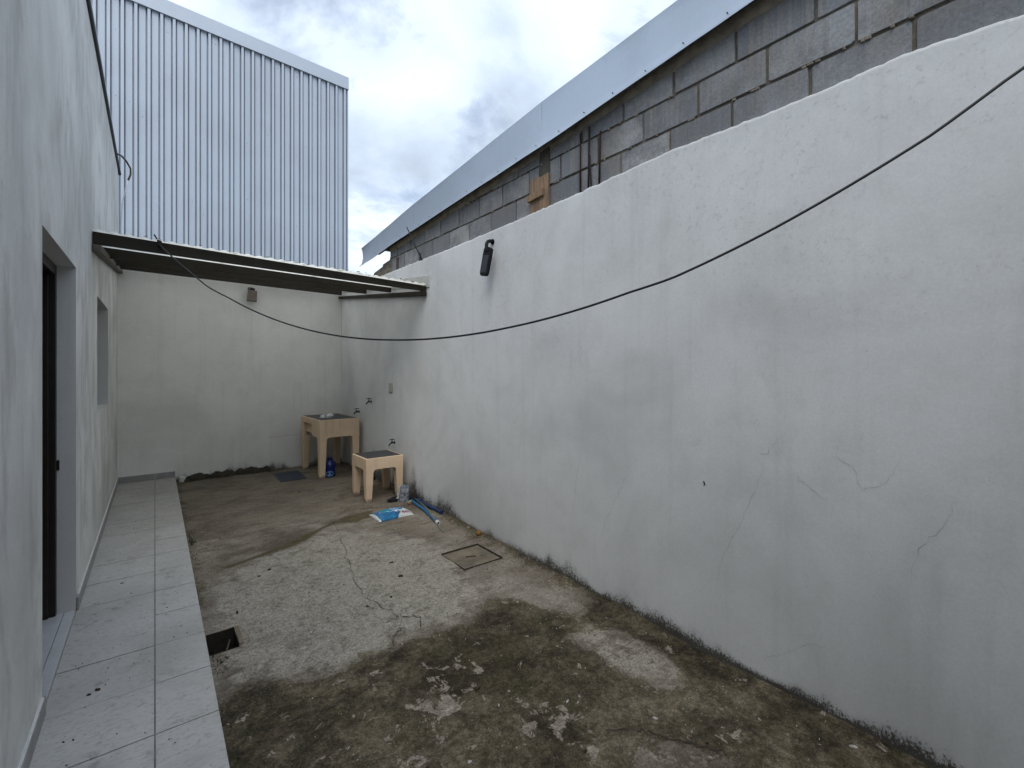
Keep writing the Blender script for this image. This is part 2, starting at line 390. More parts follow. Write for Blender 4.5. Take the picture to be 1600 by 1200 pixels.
def galv(name, base, rough=0.42, seed=0, metal=0.75, dents=True):
    g = G(name, rough, metal, 0.5); p = g.pos(); q = g.map(p, loc=(seed, seed*2, 0))
    n = g.noise(q, 1.1, 5, 0.6, 0.3); s = g.voro(q, 55, out='Color')
    c = g.mix(g.rng(n, 0.3, 0.7), base, tuple(v*0.93 for v in base))
    c = g.mix(0.05, c, s, 'MULTIPLY')
    st = g.noise(g.map(q, (18, 18, 0.5)), 1.0, 5, 0.6)
    c = g.mix(g.rng(st, 0.52, 0.75, 0, 0.12), c, tuple(v*0.8 for v in base))
    g.col(c); g.rough(g.rng(n, 0.3, 0.7, rough-0.05, rough+0.12))
    if dents: g.bump(g.noise(q, 1.7, 3, 0.5), 0.25, 0.03)
    sp = g.voro(g.map(q, loc=(2, 5, 1)), 3.0)
    g.bump(g.rng(sp, 0.02, 0.05, 0, 1), 0.25, 0.006)
    return g
M_clad = galv('galvanised_cladding', (0.475, 0.53, 0.60), 0.45, 3, 0.25, dents=False)
M_flash = galv('galvanised_flashing', (0.48, 0.535, 0.60), 0.36, 9, 0.65)
M_pergola = simple('dark_channel_steel', (0.024, 0.020, 0.013), 0.65, 0.0, 0.25, 0.35, 8, 0.08)
M_rafter_lit = simple('lit_brown_rafter_steel', (0.11, 0.095, 0.075), 0.65, 0.1, 0.3, 0.3, 10, 0.08)  # lighter steel for the left rafter, its light put into the colour
M_sheet = simple('cream_corrugated_sheet', (0.34, 0.32, 0.26), 0.6, var=0.25, scale=5, bump=0.05, dirt=0.45)
_t = M_sheet.t; _tr = M_sheet.n('ShaderNodeBsdfTranslucent'); _tr.inputs['Color'].default_value = (0.88, 0.87, 0.80, 1)
_mx = M_sheet.n('ShaderNodeMixShader'); _mx.inputs[0].default_value = 0.75
_t.links.new(M_sheet.b.outputs[0], _mx.inputs[1]); _t.links.new(_tr.outputs[0], _mx.inputs[2])
_t.links.new(_mx.outputs[0], _t.nodes['Material Output'].inputs['Surface'])
M_cream = simple('cream_sealing_mortar', (0.58, 0.585, 0.54), 0.9, var=0.2, scale=8, bump=0.3)
def beige():
    g = G('beige_cast_concrete', 0.72, spec=0.3); p = g.pos()
    n = g.noise(p, 5, 6, 0.6, 0.2)
    c = g.mix(g.rng(n, 0.3, 0.7), (0.76, 0.575, 0.40), (0.69, 0.515, 0.35))
    z = g.sep(p)[2]
    dn = g.noise(p, 16, 6, 0.7)
    foot = g.math('SUBTRACT', g.rng(z, 0.03, 0.17, 1, 0, False), g.math('MULTIPLY', dn, 0.9))
    c = g.mix(g.rng(foot, 0.0, 0.3, 0, 0.8), c, (0.16, 0.12, 0.085))
    c = g.mix(g.rng(g.noise(g.map(p, (9, 9, 0.7)), 2, 5), 0.52, 0.72, 0, 0.3), c, (0.42, 0.315, 0.225))
    c = g.mix(g.rng(g.noise(p, 60, 5, 0.7), 0.62, 0.72, 0, 0.4), c, (0.26, 0.19, 0.13))
    g.col(c); g.bump(n, 0.2, 0.01); g.bump(g.noise(p, 45, 5), 0.15, 0.003); return g
M_beige = beige()
M_dark = simple('dark_terrazzo', (0.050, 0.050, 0.055), 0.45, 0, 0.35, 0.4, 18, 0.1, dirt=0.15)
M_tap = simple('dull_brass_tap', (0.075, 0.072, 0.065), 0.45, 0.6, 0.4, 0.4, 60, 0.05)
M_wplastic = simple('yellowed_white_plastic', (0.46, 0.46, 0.41), 0.5, var=0.15, scale=30, bump=0)
M_jug = simple('deep_blue_plastic', (0.006, 0.014, 0.13), 0.3, 0, 0.5, 0.3, 20, 0.05, objspace=True)
M_juglabel = simple('pale_blue_label', (0.16, 0.30, 0.55), 0.5, var=0.4, scale=40, bump=0)
M_tan = simple('tan_plastic', (0.36, 0.26, 0.19), 0.6, var=0.3, scale=30, bump=0.1)
M_rag = simple('black_cloth', (0.012, 0.012, 0.014), 0.95, var=0.4, scale=40, bump=0.5, bd=0.006)
M_greybag = simple('grey_plastic_bag', (0.15, 0.165, 0.19), 0.4, 0, 0.45, 0.45, 26, 0.4, 0.006)
M_greyedge = simple('pale_bag_edge', (0.42, 0.42, 0.42), 0.5, 0, 0.4, 0.4, 40, 0.3)
M_pipe = simple('sky_blue_pvc', (0.022, 0.13, 0.28), 0.4, 0, 0.4, 0.3, 14, 0.05, dirt=0.3)
M_pipe2 = simple('navy_blue_pvc', (0.010, 0.036, 0.12), 0.45, 0, 0.4, 0.4, 14, 0.05, dirt=0.3)
M_white = simple('white_plastic', (0.66, 0.67, 0.67), 0.5, var=0.12, scale=30, bump=0.05)
M_cable = simple('black_cable_sheath', (0.012, 0.013, 0.016), 0.5, 0, 0.4, 0.3, 50, 0.0)
M_orange = simple('orange_rind', (0.26, 0.13, 0.03), 0.55, 0, 0.3, 0.4, 60, 0.3, 0.003)
M_crack = simple('crack_dirt', (0.06, 0.052, 0.04), 0.98, var=0.5, scale=30, bump=0.0)
M_hair = simple('hairline_crack', (0.50, 0.50, 0.49), 0.95, var=0.4, scale=20, bump=0.0)
M_mud = simple('drain_mud', (0.035, 0.031, 0.024), 0.7, var=0.5, scale=16, bump=0.6, bd=0.01)
M_cover = simple('cover_concrete', (0.185, 0.155, 0.115), 0.9, var=0.45, scale=7, bump=0.5, bd=0.006)
M_earth = simple('earth', (0.13, 0.105, 0.08), 0.95, var=0.4, scale=1.5, bump=0.5, bd=0.03)
M_grate = simple('slate_blue_grating', (0.065, 0.076, 0.098), 0.7, 0.1, 0.3, 0.4, 30, 0.2)
M_chip = simple('pale_chip', (0.50, 0.49, 0.46), 0.8, var=0.4, scale=60, bump=0.2)
M_leaf = simple('dead_leaf', (0.055, 0.036, 0.022), 0.85, var=0.5, scale=60, bump=0.3)
M_weed = simple('weed_green', (0.055, 0.075, 0.022), 0.8, var=0.4, scale=40, bump=0.2)

# ================================================================== ground
def poly_sdf(P, poly):                       # numpy signed distance, positive inside
    poly = np.array(poly, float); n = len(poly)
    d = np.full(len(P), 1e9); inside = np.zeros(len(P), bool)
    for i in range(n):
        a, b = poly[i], poly[(i+1) % n]; ab = b-a
        t = np.clip(((P-a)@ab)/(ab@ab), 0, 1); q = P-(a+t[:, None]*ab)
        d = np.minimum(d, np.hypot(q[:, 0], q[:, 1]))
        c = ((a[1] > P[:, 1]) != (b[1] > P[:, 1]))
        with np.errstate(divide='ignore', invalid='ignore'):
            xi = (b[0]-a[0])*(P[:, 1]-a[1])/(b[1]-a[1]) + a[0]
        inside ^= c & (P[:, 0] < xi)
    return np.where(inside, d, -d)
def line_dist(P, pts):
    d = np.full(len(P), 1e9)
    for a, b in zip(pts[:-1], pts[1:]):
        a, b = np.array(a), np.array(b); ab = b-a
        t = np.clip(((P-a)@ab)/(ab@ab), 0, 1); q = P-(a+t[:, None]*ab)
        d = np.minimum(d, np.hypot(q[:, 0], q[:, 1]))
    return d

HOLE = (0.238, 0.382, 3.03, 3.27)
MAN = (1.925, 2.285, 3.09, 3.455)
def axis(a, b, step, keys):
    ks = sorted({a, b, *[k for k in keys if a < k < b]}); out = []
    for p, q in zip(ks[:-1], ks[1:]):
        m = max(1, round((q-p)/step)); out += [p+(q-p)*i/m for i in range(m)]
    return out+[b]
gap = 0.006
xs = axis(XP-0.06, XR+0.02, 0.022, [HOLE[0], HOLE[1], MAN[0]-gap, MAN[1]+gap])
ys = axis(Y0, YB+0.02, 0.022, [HOLE[2], HOLE[3], MAN[2]-gap, MAN[3]+gap])
nx, ny = len(xs), len(ys)
gv, idx = [], {}
for j, y in enumerate(ys):
    for i, x in enumerate(xs):
        h = gz(x, y) + 0.010*fbm(x*1.3, y*1.3, 0, 3) + 0.0035*fbm(x*7, y*7, 3, 4)
        # dirt and mortar banked up against the wall foot
        dw = XR - x
        if dw < 0.14: h += (0.14-dw)/0.14*0.022*(0.5+max(-0.4, fbm(x*2, y*2.5, 8, 3)))
        gv.append((x, y, h))
gf = []
for j in range(ny-1):
    for i in range(nx-1):
        cx_, cy_ = (xs[i]+xs[i+1])/2, (ys[j]+ys[j+1])/2
        if HOLE[0] < cx_ < HOLE[1] and HOLE[2] < cy_ < HOLE[3]: continue
        if MAN[0]-gap < cx_ < MAN[1]+gap and MAN[2]-gap < cy_ < MAN[3]+gap: continue
        a = j*nx+i; gf.append((a, a+1, a+nx+1, a+nx))
me = bpy.data.meshes.new('ground'); me.from_pydata(gv, [], gf); me.update()
ground = link('ground', me, M_ground, smooth=True); tag(ground, kind='structure')
P = np.array([(v[0], v[1]) for v in gv])
# moss boundary measured on the slab
moss_poly = [(XP-0.1, 2.60), (0.26, 2.60), (0.40, 2.70), (0.57, 2.56), (0.72, 2.49), (0.92, 2.54), (1.21, 2.53), (1.59, 2.46), (1.70, 2.58), (1.81, 2.65), (1.98, 2.58),
             (2.06, 2.34), (2.18, 2.12), (2.30, 2.10), (2.60, 2.15), (2.6, -3.5), (0.1, -3.5)]
ms = poly_sdf(P, moss_poly); moss = np.clip(ms/0.16+0.45, 0, 1)
pp1 = np.clip(poly_sdf(P, [(1.95, 1.98), (2.14, 2.02), (2.32, 1.80), (2.34, 1.45), (2.24, 1.30), (2.03, 1.33), (1.93, 1.6)])/0.16+0.5, 0, 1)
pp2 = np.clip(poly_sdf(P, [(1.42, 1.20), (1.62, 1.32), (1.85, 1.12), (1.95, 0.9), (1.6, 0.85), (1.4, 1.0)])/0.2+0.5, 0, 1)
moss = np.clip(0.92*moss - 0.62*pp1 - 0.5*pp2, 0, 1)
wallf = np.clip(1-(XR-P[:, 0])/0.32, 0, 1)
moss = np.clip(moss + 0.75*wallf**1.3*(P[:, 1] < 6.5), 0, 1)
step = np.clip(1-(P[:, 0]-XP)/0.22, 0, 1)*np.clip((P[:, 1]-3.3)/0.4, 0, 1)
moss = np.clip(moss + 0.62*step + 0.7*np.clip(1-(YB-P[:, 1])/0.25, 0, 1), 0, 1)
pale = np.clip(poly_sdf(P, [(0.34, 2.68), (0.34, 3.9), (0.7, 4.35), (1.25, 4.55), (1.75, 4.3), (1.95, 3.6), (1.85, 2.85), (1.6, 2.55), (1.2, 2.58), (0.9, 2.56), (0.7, 2.5), (0.5, 2.66)])/0.28+0.5, 0, 1)
pale = np.maximum(np.maximum(pale, 0.6*pp1), 0.4*pp2)
wet = np.clip((P[:, 1]-4.75)/0.5, 0, 1)*0.62
wet = np.maximum(wet, 0.75*np.clip(1-np.hypot((P[:, 0]-1.85), (P[:, 1]-4.25)*0.8)/0.55, 0, 1))
wet = np.maximum(wet, 0.6*np.clip(1-line_dist(P, [(1.6, 6.9), (2.2, 7.3)])/0.6, 0, 1))
ol = line_dist(P, [(0.46, 4.24), (0.72, 4.34), (0.95, 4.44), (1.18, 4.62), (1.44, 4.81)])
olive = np.clip(1-ol/(0.045+0.075*np.sin(P[:, 0]*4.3+0.6)**2), 0, 1)*0.95
olive = np.maximum(olive, np.clip(poly_sdf(P, [(1.40, 4.78), (1.62, 4.70), (1.84, 4.76), (1.90, 4.96), (1.68, 4.97)])/0.08+0.6, 0, 1)*0.8)
rd = np.abs(np.hypot((P[:, 0]-1.58)/0.92, (P[:, 1]-6.12)/1.12)-0.19)
ring = np.clip(1-rd/0.03, 0, 1)*(0.45+0.55*np.sin(3*np.arctan2(P[:, 1]-6.12, P[:, 0]-1.58)+0.6))
moss = np.clip(moss+0.75*np.clip(ring, 0, 1), 0, 1)
flake = np.clip(1-np.hypot((P[:, 0]-1.08)/0.26, (P[:, 1]-1.93)/0.20), 0, 1)*1.3
flake = np.maximum(flake, 0.9*np.clip(1-np.hypot((P[:, 0]-1.42)/0.26, (P[:, 1]-1.54)/0.26), 0, 1))
flake = np.maximum(flake, 1.0*np.clip(1-np.hypot((P[:, 0]-0.86)/0.16, (P[:, 1]-1.86)/0.16), 0, 1))
flake = np.maximum(flake, 0.5*np.clip(1-np.hypot((P[:, 0]-1.30)/0.3, (P[:, 1]-2.15)/0.25), 0, 1))
for nme, arr in (('flake', np.clip(flake, 0, 1)), ('moss', moss), ('pale', pale), ('wet', wet), ('olive', np.clip(olive, 0, 1))):
    at = me.attributes.new(nme, 'FLOAT', 'POINT'); at.data.foreach_set('value', arr.astype(np.float32))
def G_z(x, y): return gz(x, y) + 0.010*fbm(x*1.3, y*1.3, 0, 3) + 0.0035*fbm(x*7, y*7, 3, 4)

# pit below the drain opening
h = HOLE; m = MB(); zt = min(G_z(a, b) for a in h[:2] for b in h[2:]) + 0.004
m.v += [(h[0], h[2], zt), (h[1], h[2], zt), (h[1], h[3], zt), (h[0], h[3], zt), (h[0], h[2], -0.34), (h[1], h[2], -0.34), (h[1], h[3], -0.34), (h[0], h[3], -0.34)]
m.f += [(0, 1, 5, 4), (1, 2, 6, 5), (2, 3, 7, 6), (3, 0, 4, 7), (4, 5, 6, 7)]
m.build('drain_pit', M_mud, ground, fix=False)
m = MB(); m.tube([(0.26, 3.06, -0.16), (0.30, 3.13, -0.10), (0.345, 3.22, -0.05), (0.36, 3.262, -0.03)], 0.006, 6)
tag(m.build('dry_twig', M_woodbrown, smooth=True), 'dry twig stuck in the square drain hole beside the tiled path', 'twig')
m = MB(); m.box(h[1]+0.002, h[1]+0.026, h[2]+0.02, h[3]-0.0, zt-0.05, zt+0.004)
m.build('drain_rim', M_cover, ground, bevel=0.004)
# cracks: thin dirt-filled splits lying in the slab surface
def crack_strip(pts, w, seed, sub=9, jit=0.03):
    rnd = random.Random(seed); path = []
    for a, b in zip(pts[:-1], pts[1:]):
        for k in range(sub):
            t = k/sub; path.append(Vector((a[0]+(b[0]-a[0])*t, a[1]+(b[1]-a[1])*t)) + Vector((rnd.gauss(0, jit), rnd.gauss(0, jit)))*0.35)
    path.append(Vector(pts[-1])); m = MB(); n = len(path)
    for i, p in enumerate(path):
        t = (path[min(i+1, n-1)]-path[max(i-1, 0)]); t = t.normalized() if t.length else Vector((1, 0))
        q = Vector((-t.y, t.x)); ww = w*(0.25+1.1*rnd.random())*(1-abs(2*i/(n-1)-1)**4*0.8)
        for s_ in (-1, 1):
            e = p+q*ww*s_*0.5; m.v.append((e.x, e.y, G_z(e.x, e.y)+0.0035))
        if i: m.f.append((2*i-2, 2*i-1, 2*i+1, 2*i))
    return m
CR = [([(1.42, 5.30), (1.43, 4.78), (1.40, 4.62), (1.34, 4.25), (1.24, 3.75), (1.16, 3.33), (1.17, 3.08), (1.24, 2.80), (1.205, 2.66), (1.08, 2.59)], 0.0048),
      ([(1.24, 2.80), (1.34, 2.72), (1.30, 2.60)], 0.008), ([(1.205, 2.66), (1.12, 2.60), (1.06, 2.50)], 0.007),
      ([(1.43, 4.78), (1.50, 4.86), (1.62, 4.90)], 0.007),
      ([(0.28, 2.34), (0.42, 2.29), (0.60, 2.26), (0.80, 2.26), (0.95, 2.30), (1.2, 2.3), (1.42, 2.38)], 0.005),
      ([(1.60, 1.36), (1.72, 1.28), (1.80, 1.14), (1.86, 1.02), (1.9, 0.96)], 0.008)]
for k, (pts, w) in enumerate(CR):
    crack_strip(pts, w, 40+k).build('crack', M_crack, ground, fix=False)
# earth under and around everything
m = MB(); m.v += [(-90, -90, -0.45), (90, -90, -0.45), (90, 90, -0.45), (-90, 90, -0.45)]; m.f.append((0, 1, 2, 3))
tag(m.build('terrain', M_earth, fix=False), kind='structure')

# ------------------------------------------------------------------ inspection cover set in the slab
x0, x1, y0, y1 = MAN; zc = G_z((x0+x1)/2, (y0+y1)/2)
cover = empty('inspection_cover', ((x0+x1)/2, (y0+y1)/2, zc)); tag(cover, 'square concrete inspection cover set flush in the yard slab', 'cover')
hw, hd = (x1-x0)/2, (y1-y0)/2
m = MB(); pol = [(-hw+0.055, -hd), (hw, -hd), (hw, hd), (-hw, hd), (-hw, -hd+0.05), (-hw+0.02, -hd+0.018)]
m.prism(pol, lambda u, w, d: (u, w, d), -0.018, -0.001); m.build('slab', M_cover, cover, bevel=0.004)
m = MB(); m.prism([(-0.05, 0.012), (0.03, -0.022), (0.04, -0.012), (-0.04, 0.022)], lambda u, w, d: (u, w, d), -0.001, 0.005); m.build('lifting_slot', M_crack, cover)
m = MB(); g_ = gap
m.v += [(-hw-g_, -hd-g_, 0.01), (hw+g_, -hd-g_, 0.01), (hw+g_, hd+g_, 0.01), (-hw-g_, hd+g_, 0.01), (-hw-g_, -hd-g_, -0.008), (hw+g_, -hd-g_, -0.008), (hw+g_, hd+g_, -0.008), (-hw-g_, hd+g_, -0.008)]
m.f += [(0, 1, 5, 4), (1, 2, 6, 5), (2, 3, 7, 6), (3, 0, 4, 7), (4, 5, 6, 7)]
m.build('rim', M_crack, cover, fix=False)

# ================================================================== tiled path
m = MB(); m.box(XL-0.001, XP-0.004, Y0, YB+0.01, -0.4, TZ-0.006)
path = tag(m.build('path', M_grout), kind='structure')
PITCH = 0.383; gr = 0.0028
def tile_mesh(w, l):
    return MB().box(0, w, 0, l, 0, 0.010).mesh('tile')
tA, tB = tile_mesh(0.385-2*gr, PITCH-2*gr), tile_mesh(XP-0.0+0.004-gr, PITCH-2*gr)
for t in (tA, tB): t.materials.append(M_tile.m)
rt = random.Random(5)
k0 = int((Y0-2.385)/PITCH)+1
for k in range(k0, 15):
    y = 2.385 + k*PITCH
    if y + PITCH > YB + 0.02: l = YB-y-gr
    else: l = PITCH-2*gr
    for x, tm, w in ((XL+gr+0.0, tA, 0.385-2*gr), (0.0+gr, tB, 0)):
        mm = tm
        if l < PITCH-2*gr-0.001:
            if l < 0.03: continue
            mm = tile_mesh(tm.vertices[1].co.x, l); mm.materials.append(M_tile.m)
        o = link('tile', mm, None, path); o.location = (x, y+gr, TZ-0.010+rt.uniform(-0.0008, 0.0008))
        o.rotation_euler = (rt.uniform(-0.0015, 0.0015), rt.uniform(-0.0015, 0.0015), 0)
# skirting tiles along the house wall and the end wall
DY0, DY1, DZ = 2.82, 3.90, 2.24
sk_m = MB().box(0, 0.010, 0, PITCH-0.004, 0, 0.078).mesh('skirting_tile'); sk_m.materials.append(M_skirt.m)
for a, b in ((Y0, DY0), (DY1, YB-0.012)):
    y = a
    while y < b-0.03:
        l = min(PITCH-0.004, b-y)
        mm = sk_m
        if l < PITCH-0.005: mm = MB().box(0, 0.010, 0, l, 0, 0.078).mesh('skirting_tile'); mm.materials.append(M_skirt.m)
        o = link('skirting_tile', mm, None, path); o.location = (XL+0.002, y, TZ+0.0015); y += PITCH
for a, b in ((XL+0.013, -0.001), (0.002, XP)):
    m = MB(); m.box(a, b, YB-0.011, YB-0.001, TZ+0.0015, TZ+0.080); m.build('skirting_tile', M_skirt, path)
# broken render edge above the skirting
m = MB(); rr = random.Random(3); y = Y0
while y < YB-0.1:
    if not (DY0-0.06 < y < DY1+0.01):
        m.hexa([(XL+0.0005, y, TZ+0.080), (XL+0.009, y, TZ+0.080), (XL+0.009, y+0.05, TZ+0.080), (XL+0.0005, y+0.05, TZ+0.080),
                (XL+0.0005, y, TZ+0.086+rr.random()*0.008), (XL+0.004, y, TZ+0.084+rr.random()*0.006), (XL+0.004, y+0.05, TZ+0.084+rr.random()*0.006), (XL+0.0005, y+0.05, TZ+0.086+rr.random()*0.008)])
    y += 0.05
m.build('plaster_edge', M_white, path)

# ================================================================== house on the left
house = empty('house', (XL, 3.9, 0)); tag(house, 'white plastered house wall with a door recess and small window beside the tiled path', 'house')
HY1 = 8.085
def hw_build(name, mb, mat, **k):
    o = mb.build(name, mat, None, **k); o.parent = house; o.matrix_parent_inverse = Matrix.Translation(-house.location); return o
WY0, WY1, WZ0, WZ1 = 5.22, 6.36, 1.24, 2.23
TH = 0.15
m = MB(); yc = [Y0, DY0, DY1, WY0, WY1, HY1]; zcuts = [-0.4, TZ, WZ0, WZ1, DZ, HT]
def opening(y, z): return (DY0 < y < DY1 and TZ < z < DZ) or (WY0 < y < WY1 and WZ0 < z < WZ1)
for a, b in zip(yc[:-1], yc[1:]):
    for c, d in zip(zcuts[:-1], zcuts[1:]):
        if opening((a+b)/2, (c+d)/2): continue
        bi = len(m.v)
        m.v += [(XL, a, c), (XL, b, c), (XL, b, d), (XL, a, d), (XL-TH, a, c), (XL-TH, b, c), (XL-TH, b, d), (XL-TH, a, d)]
        m.f += [(bi, bi+1, bi+2, bi+3), (bi+7, bi+6, bi+5, bi+4)]
bi = len(m.v)
m.v += [(XL, HY1, -0.4), (XL-TH, HY1, -0.4), (XL-TH, HY1, HT), (XL, HY1, HT), (XL, Y0, HT), (XL-TH, Y0, HT)]
m.f += [(bi, bi+1, bi+2, bi+3), (bi+3, bi+2, bi+5, bi+4)]
hw_build('wall', m, M_left, fix=False)
for (nm_, a, b, c, d) in (('door_reveal', DY0, DY1, TZ, DZ), ('window_reveal', WY0, WY1, WZ0, WZ1)):
    m = MB(); bi = 0; q = XL-0.0005
    m.v += [(q, a, c), (q, b, c), (q, b, d), (q, a, d), (XL-TH, a, c), (XL-TH, b, c), (XL-TH, b, d), (XL-TH, a, d)]
    m.f += [(bi+1, bi+5, bi+6, bi+2), (bi+2, bi+6, bi+7, bi+3), (bi+3, bi+7, bi+4, bi), (bi, bi+4, bi+5, bi+1)]
    hw_build(nm_, m, M_jamb, fix=False)
# threshold tiles of the doorway
for a, b in ((XL-0.05, XL-0.001), (XL-TH-0.3, XL-0.053)):
    m = MB(); m.box(a, b, DY0+0.003, DY1-0.003, TZ+0.001, TZ+0.011); hw_build('threshold_tile', m, M_sill)
# door frame and leaf (leaf stands open into the room)
m = MB(); fx0, fx1 = XL-0.145, XL-0.085
m.box(fx0, fx1, DY1-0.045, DY1-0.001, TZ+0.012, DZ-0.001); m.box(fx0, fx1, DY0+0.001, DY0+0.045, TZ+0.012, DZ-0.001); m.box(fx0, fx1, DY0+0.046, DY1-0.046, DZ-0.06, DZ-0.001)
m.box(fx0-0.02, fx0+0.03, DY1-0.062, DY1-0.046, TZ+0.012, DZ-0.062)
hw_build('door_frame', m, M_frame, bevel=0.003)
m = MB(); m.box(fx1, fx1+0.012, DY1-0.012, DY1-0.0005, 1.00, 1.06); hw_build('strike_plate', m, M_black, bevel=0.002)
m = MB(); m.box(fx0-0.98, fx0-0.01, DY0+0.05, DY0+0.09, TZ+0.02, DZ-0.07); hw_build('door', m, M_frame, bevel=0.003)
# window frame and glass, set deep in the recess
m = MB(); wx0, wx1 = XL-0.148, XL-0.112
m.box(wx0, wx1, WY0+0.001, WY1-0.001, WZ0+0.001, WZ0+0.04); m.box(wx0, wx1, WY0+0.001, WY1-0.001, WZ1-0.04, WZ1-0.001)
for a in (WY0+0.001, (WY0+WY1)/2-0.02, WY1-0.041): m.box(wx0, wx1, a, a+0.04, WZ0+0.041, WZ1-0.041)
wf = hw_build('window', m, M_frame, bevel=0.003)
for a in (WY0+0.041, (WY0+WY1)/2+0.02):
    m = MB(); m.box(wx0+0.014, wx0+0.019, a, a+0.509, WZ0+0.04, WZ1-0.04)
    o = m.build('pane', M_glass, wf)
# room behind, unseen outer shell added to keep light out, and roof
def shell(x0, x1, y0, y1, z0, z1):
    m = MB(); m.v += [(x0,y0,z0),(x1,y0,z0),(x1,y1,z0),(x0,y1,z0),(x0,y0,z1),(x1,y0,z1),(x1,y1,z1),(x0,y1,z1)]
    m.f += [(0,1,2,3),(4,5,6,7),(0,1,5,4),(2,3,7,6),(3,0,4,7)]; return m
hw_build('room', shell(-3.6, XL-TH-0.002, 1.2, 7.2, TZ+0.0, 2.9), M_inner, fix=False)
hw_build('outer_shell', shell(-5.2, XL-TH-0.004, Y0, HY1-0.002, -0.4, HT-0.02), M_left, fix=False)
m = MB(); m.box(-5.25, XL-0.03, Y0, HY1-0.01, HT+0.002, HT+0.035); hw_build('dark_gap_purlin', m, M_black)  # black fill for the dark gap above the wall, shade put into colour
m = MB(); m.box(-5.25, XL+0.012, Y0, HY1-0.3, HT+0.040, HT+0.12); hw_build('roof', m, M_flash, bevel=0.004)
m = MB(); pts = []
yy = Y0
while yy < HY1-0.1:
    pts.append((XL+0.004, yy, HT+0.008+0.006*fbm(yy*1.5, 0, 0, 2))); yy += 0.15
pts += [(XL+0.008, HY1-0.08, HT-0.005), (XL+0.012, HY1-0.01, HT-0.02)]
m.tube(pts, 0.021, 6)
tag(m.build('roof_edge_cable', M_cable, smooth=True), 'black cable running along the top edge of the house wall', 'cable')
# conduit elbow at the wall end, with the pale wire dropping from it
m = MB(); c0 = Vector((XL+0.015, HY1-0.02, HT))
m.tube([c0+Vector(q) for q in ((0, -0.6, 0.03), (0.03, -0.3, 0.12), (0.07, -0.08, 0.14), (0.11, 0.0, 0.08), (0.11, 0.01, 0.0), (0.085, 0.01, -0.08))], 0.011, 8)
tag(m.build('conduit_loop', M_woodbrown, smooth=True), 'brown conduit loop at the far end of the house wall top', 'conduit')
m = MB(); m.tube([c0+Vector(q) for q in ((0.085, 0.01, -0.07), (0.06, 0.012, -0.2), (0.025, 0.012, -0.4), (0.012, 0.012, -0.7), (0.011, 0.012, -1.2), (0.011, 0.012, -1.9))], 0.007, 6)
tag(m.build('drop_wire', M_white, smooth=True), 'thin pale wire hanging down the house wall corner above the canopy', 'wire')

# ================================================================== boundary wall on the right
tops = [(-3, 2.93), (0.18, 2.897), (0.49, 2.935), (0.855, 2.925), (1.25, 2.93), (1.61, 2.945), (2.38, 2.916), (3.2, 2.90), (4.17, 2.889), (4.9, 2.892), (7.9, 2.90)]
def interp(t, v):
    for (a, p), (b, q) in zip(t[:-1], t[1:]):
        if v <= b: return p+(q-p)*max(0, (v-a))/(b-a)
    return t[-1][1]
m = MB(); ny_ = 440; X2 = 2.497
for i in range(ny_+1):
    y = Y0+(YB+0.3-Y0)*i/ny_
    z = interp(tops, y)+0.008*fbm(y*9, 1, 0, 4)+0.006*fbm(y*30, 4, 0, 3)
    lean = 0.004*fbm(y*2.3, 0, 5, 2)
    m.v += [(XR, y, -0.4), (XR, y, 1.2), (XR+0.001, y, z-0.02), (XR+0.004, y, z-0.004), (XR+0.012, y, z), (X2+0.03, y, z-0.012+lean)]
    if i:
        b = (i-1)*6
        for k in range(5): m.f.append((b+k, b+k+1, b+k+7, b+k+6))
bwall = m.build('plastered_wall', M_right, smooth=False, fix=False)
for p in bwall.data.polygons: p.use_smooth = True
tag(bwall, 'long white plastered boundary wall with mouldy foot below the bare blocks', 'wall')
def wall_crack(pts, w, seed):
    mm = crack_strip(pts, w, seed, 7, 0.012); mm.v = [(XR-0.0012, a, b) for a, b, _ in mm.v]; return mm
WC = [([(1.93, 0.98), (1.98, 0.84), (2.06, 0.68), (2.13, 0.56), (2.15, 0.42)], 0.0035),
      ([(1.06, 1.15), (1.12, 0.98), (1.19, 0.80), (1.28, 0.62), (1.33, 0.44)], 0.0035),
      ([(2.36, 1.03), (2.40, 0.85), (2.44, 0.55), (2.45, 0.42)], 0.003),
      ([(0.80, 0.32), (0.88, 0.30), (0.98, 0.20), (1.08, 0.12)], 0.003),
      ([(0.52, 1.25), (0.58, 1.12), (0.66, 1.08), (0.70, 1.18), (0.78, 1.22)], 0.003),
      ([(0.36, 1.1), (0.40, 0.98), (0.47, 0.88), (0.50, 0.72)], 0.003),
      ([(1.0, 1.27), (1.06, 1.19), (1.10, 1.17)], 0.003), ([(1.40, 1.24), (1.46, 1.16), (1.52, 1.2)], 0.0025),
      ([(3.05, 1.2), (3.06, 1.0), (3.1, 0.8)], 0.003), ([(2.8, 1.15), (2.8, 0.95), (2.83, 0.6)], 0.0025),
      ([(0.95, 1.12), (0.88, 1.06), (0.8, 1.0)], 0.003)]
for k, (pts, w) in enumerate(WC):
    o = wall_crack(pts, w*0.55, 70+k).build('crack', M_hair, bwall, fix=False)
m = MB(); rr = random.Random(2)
m.prism([(1.395, 0.955), (1.403, 0.957), (1.401, 0.966), (1.408, 0.975), (1.402, 0.978), (1.396, 0.965)], lambda u, w, d: (d, u, w), XR-0.004, XR-0.0005)
m.build('plaster_chip', M_crack, bwall)

m = MB(); m.box(XL+0.001, XR-0.002, Y0+0.001, Y0+0.15, -0.4, 3.7)  # unseen wall, added to keep low light off the near walls and ground
tag(m.build('plastered_wall', M_right), 'unseen plastered wall added behind the camera to darken the near yard', 'wall')
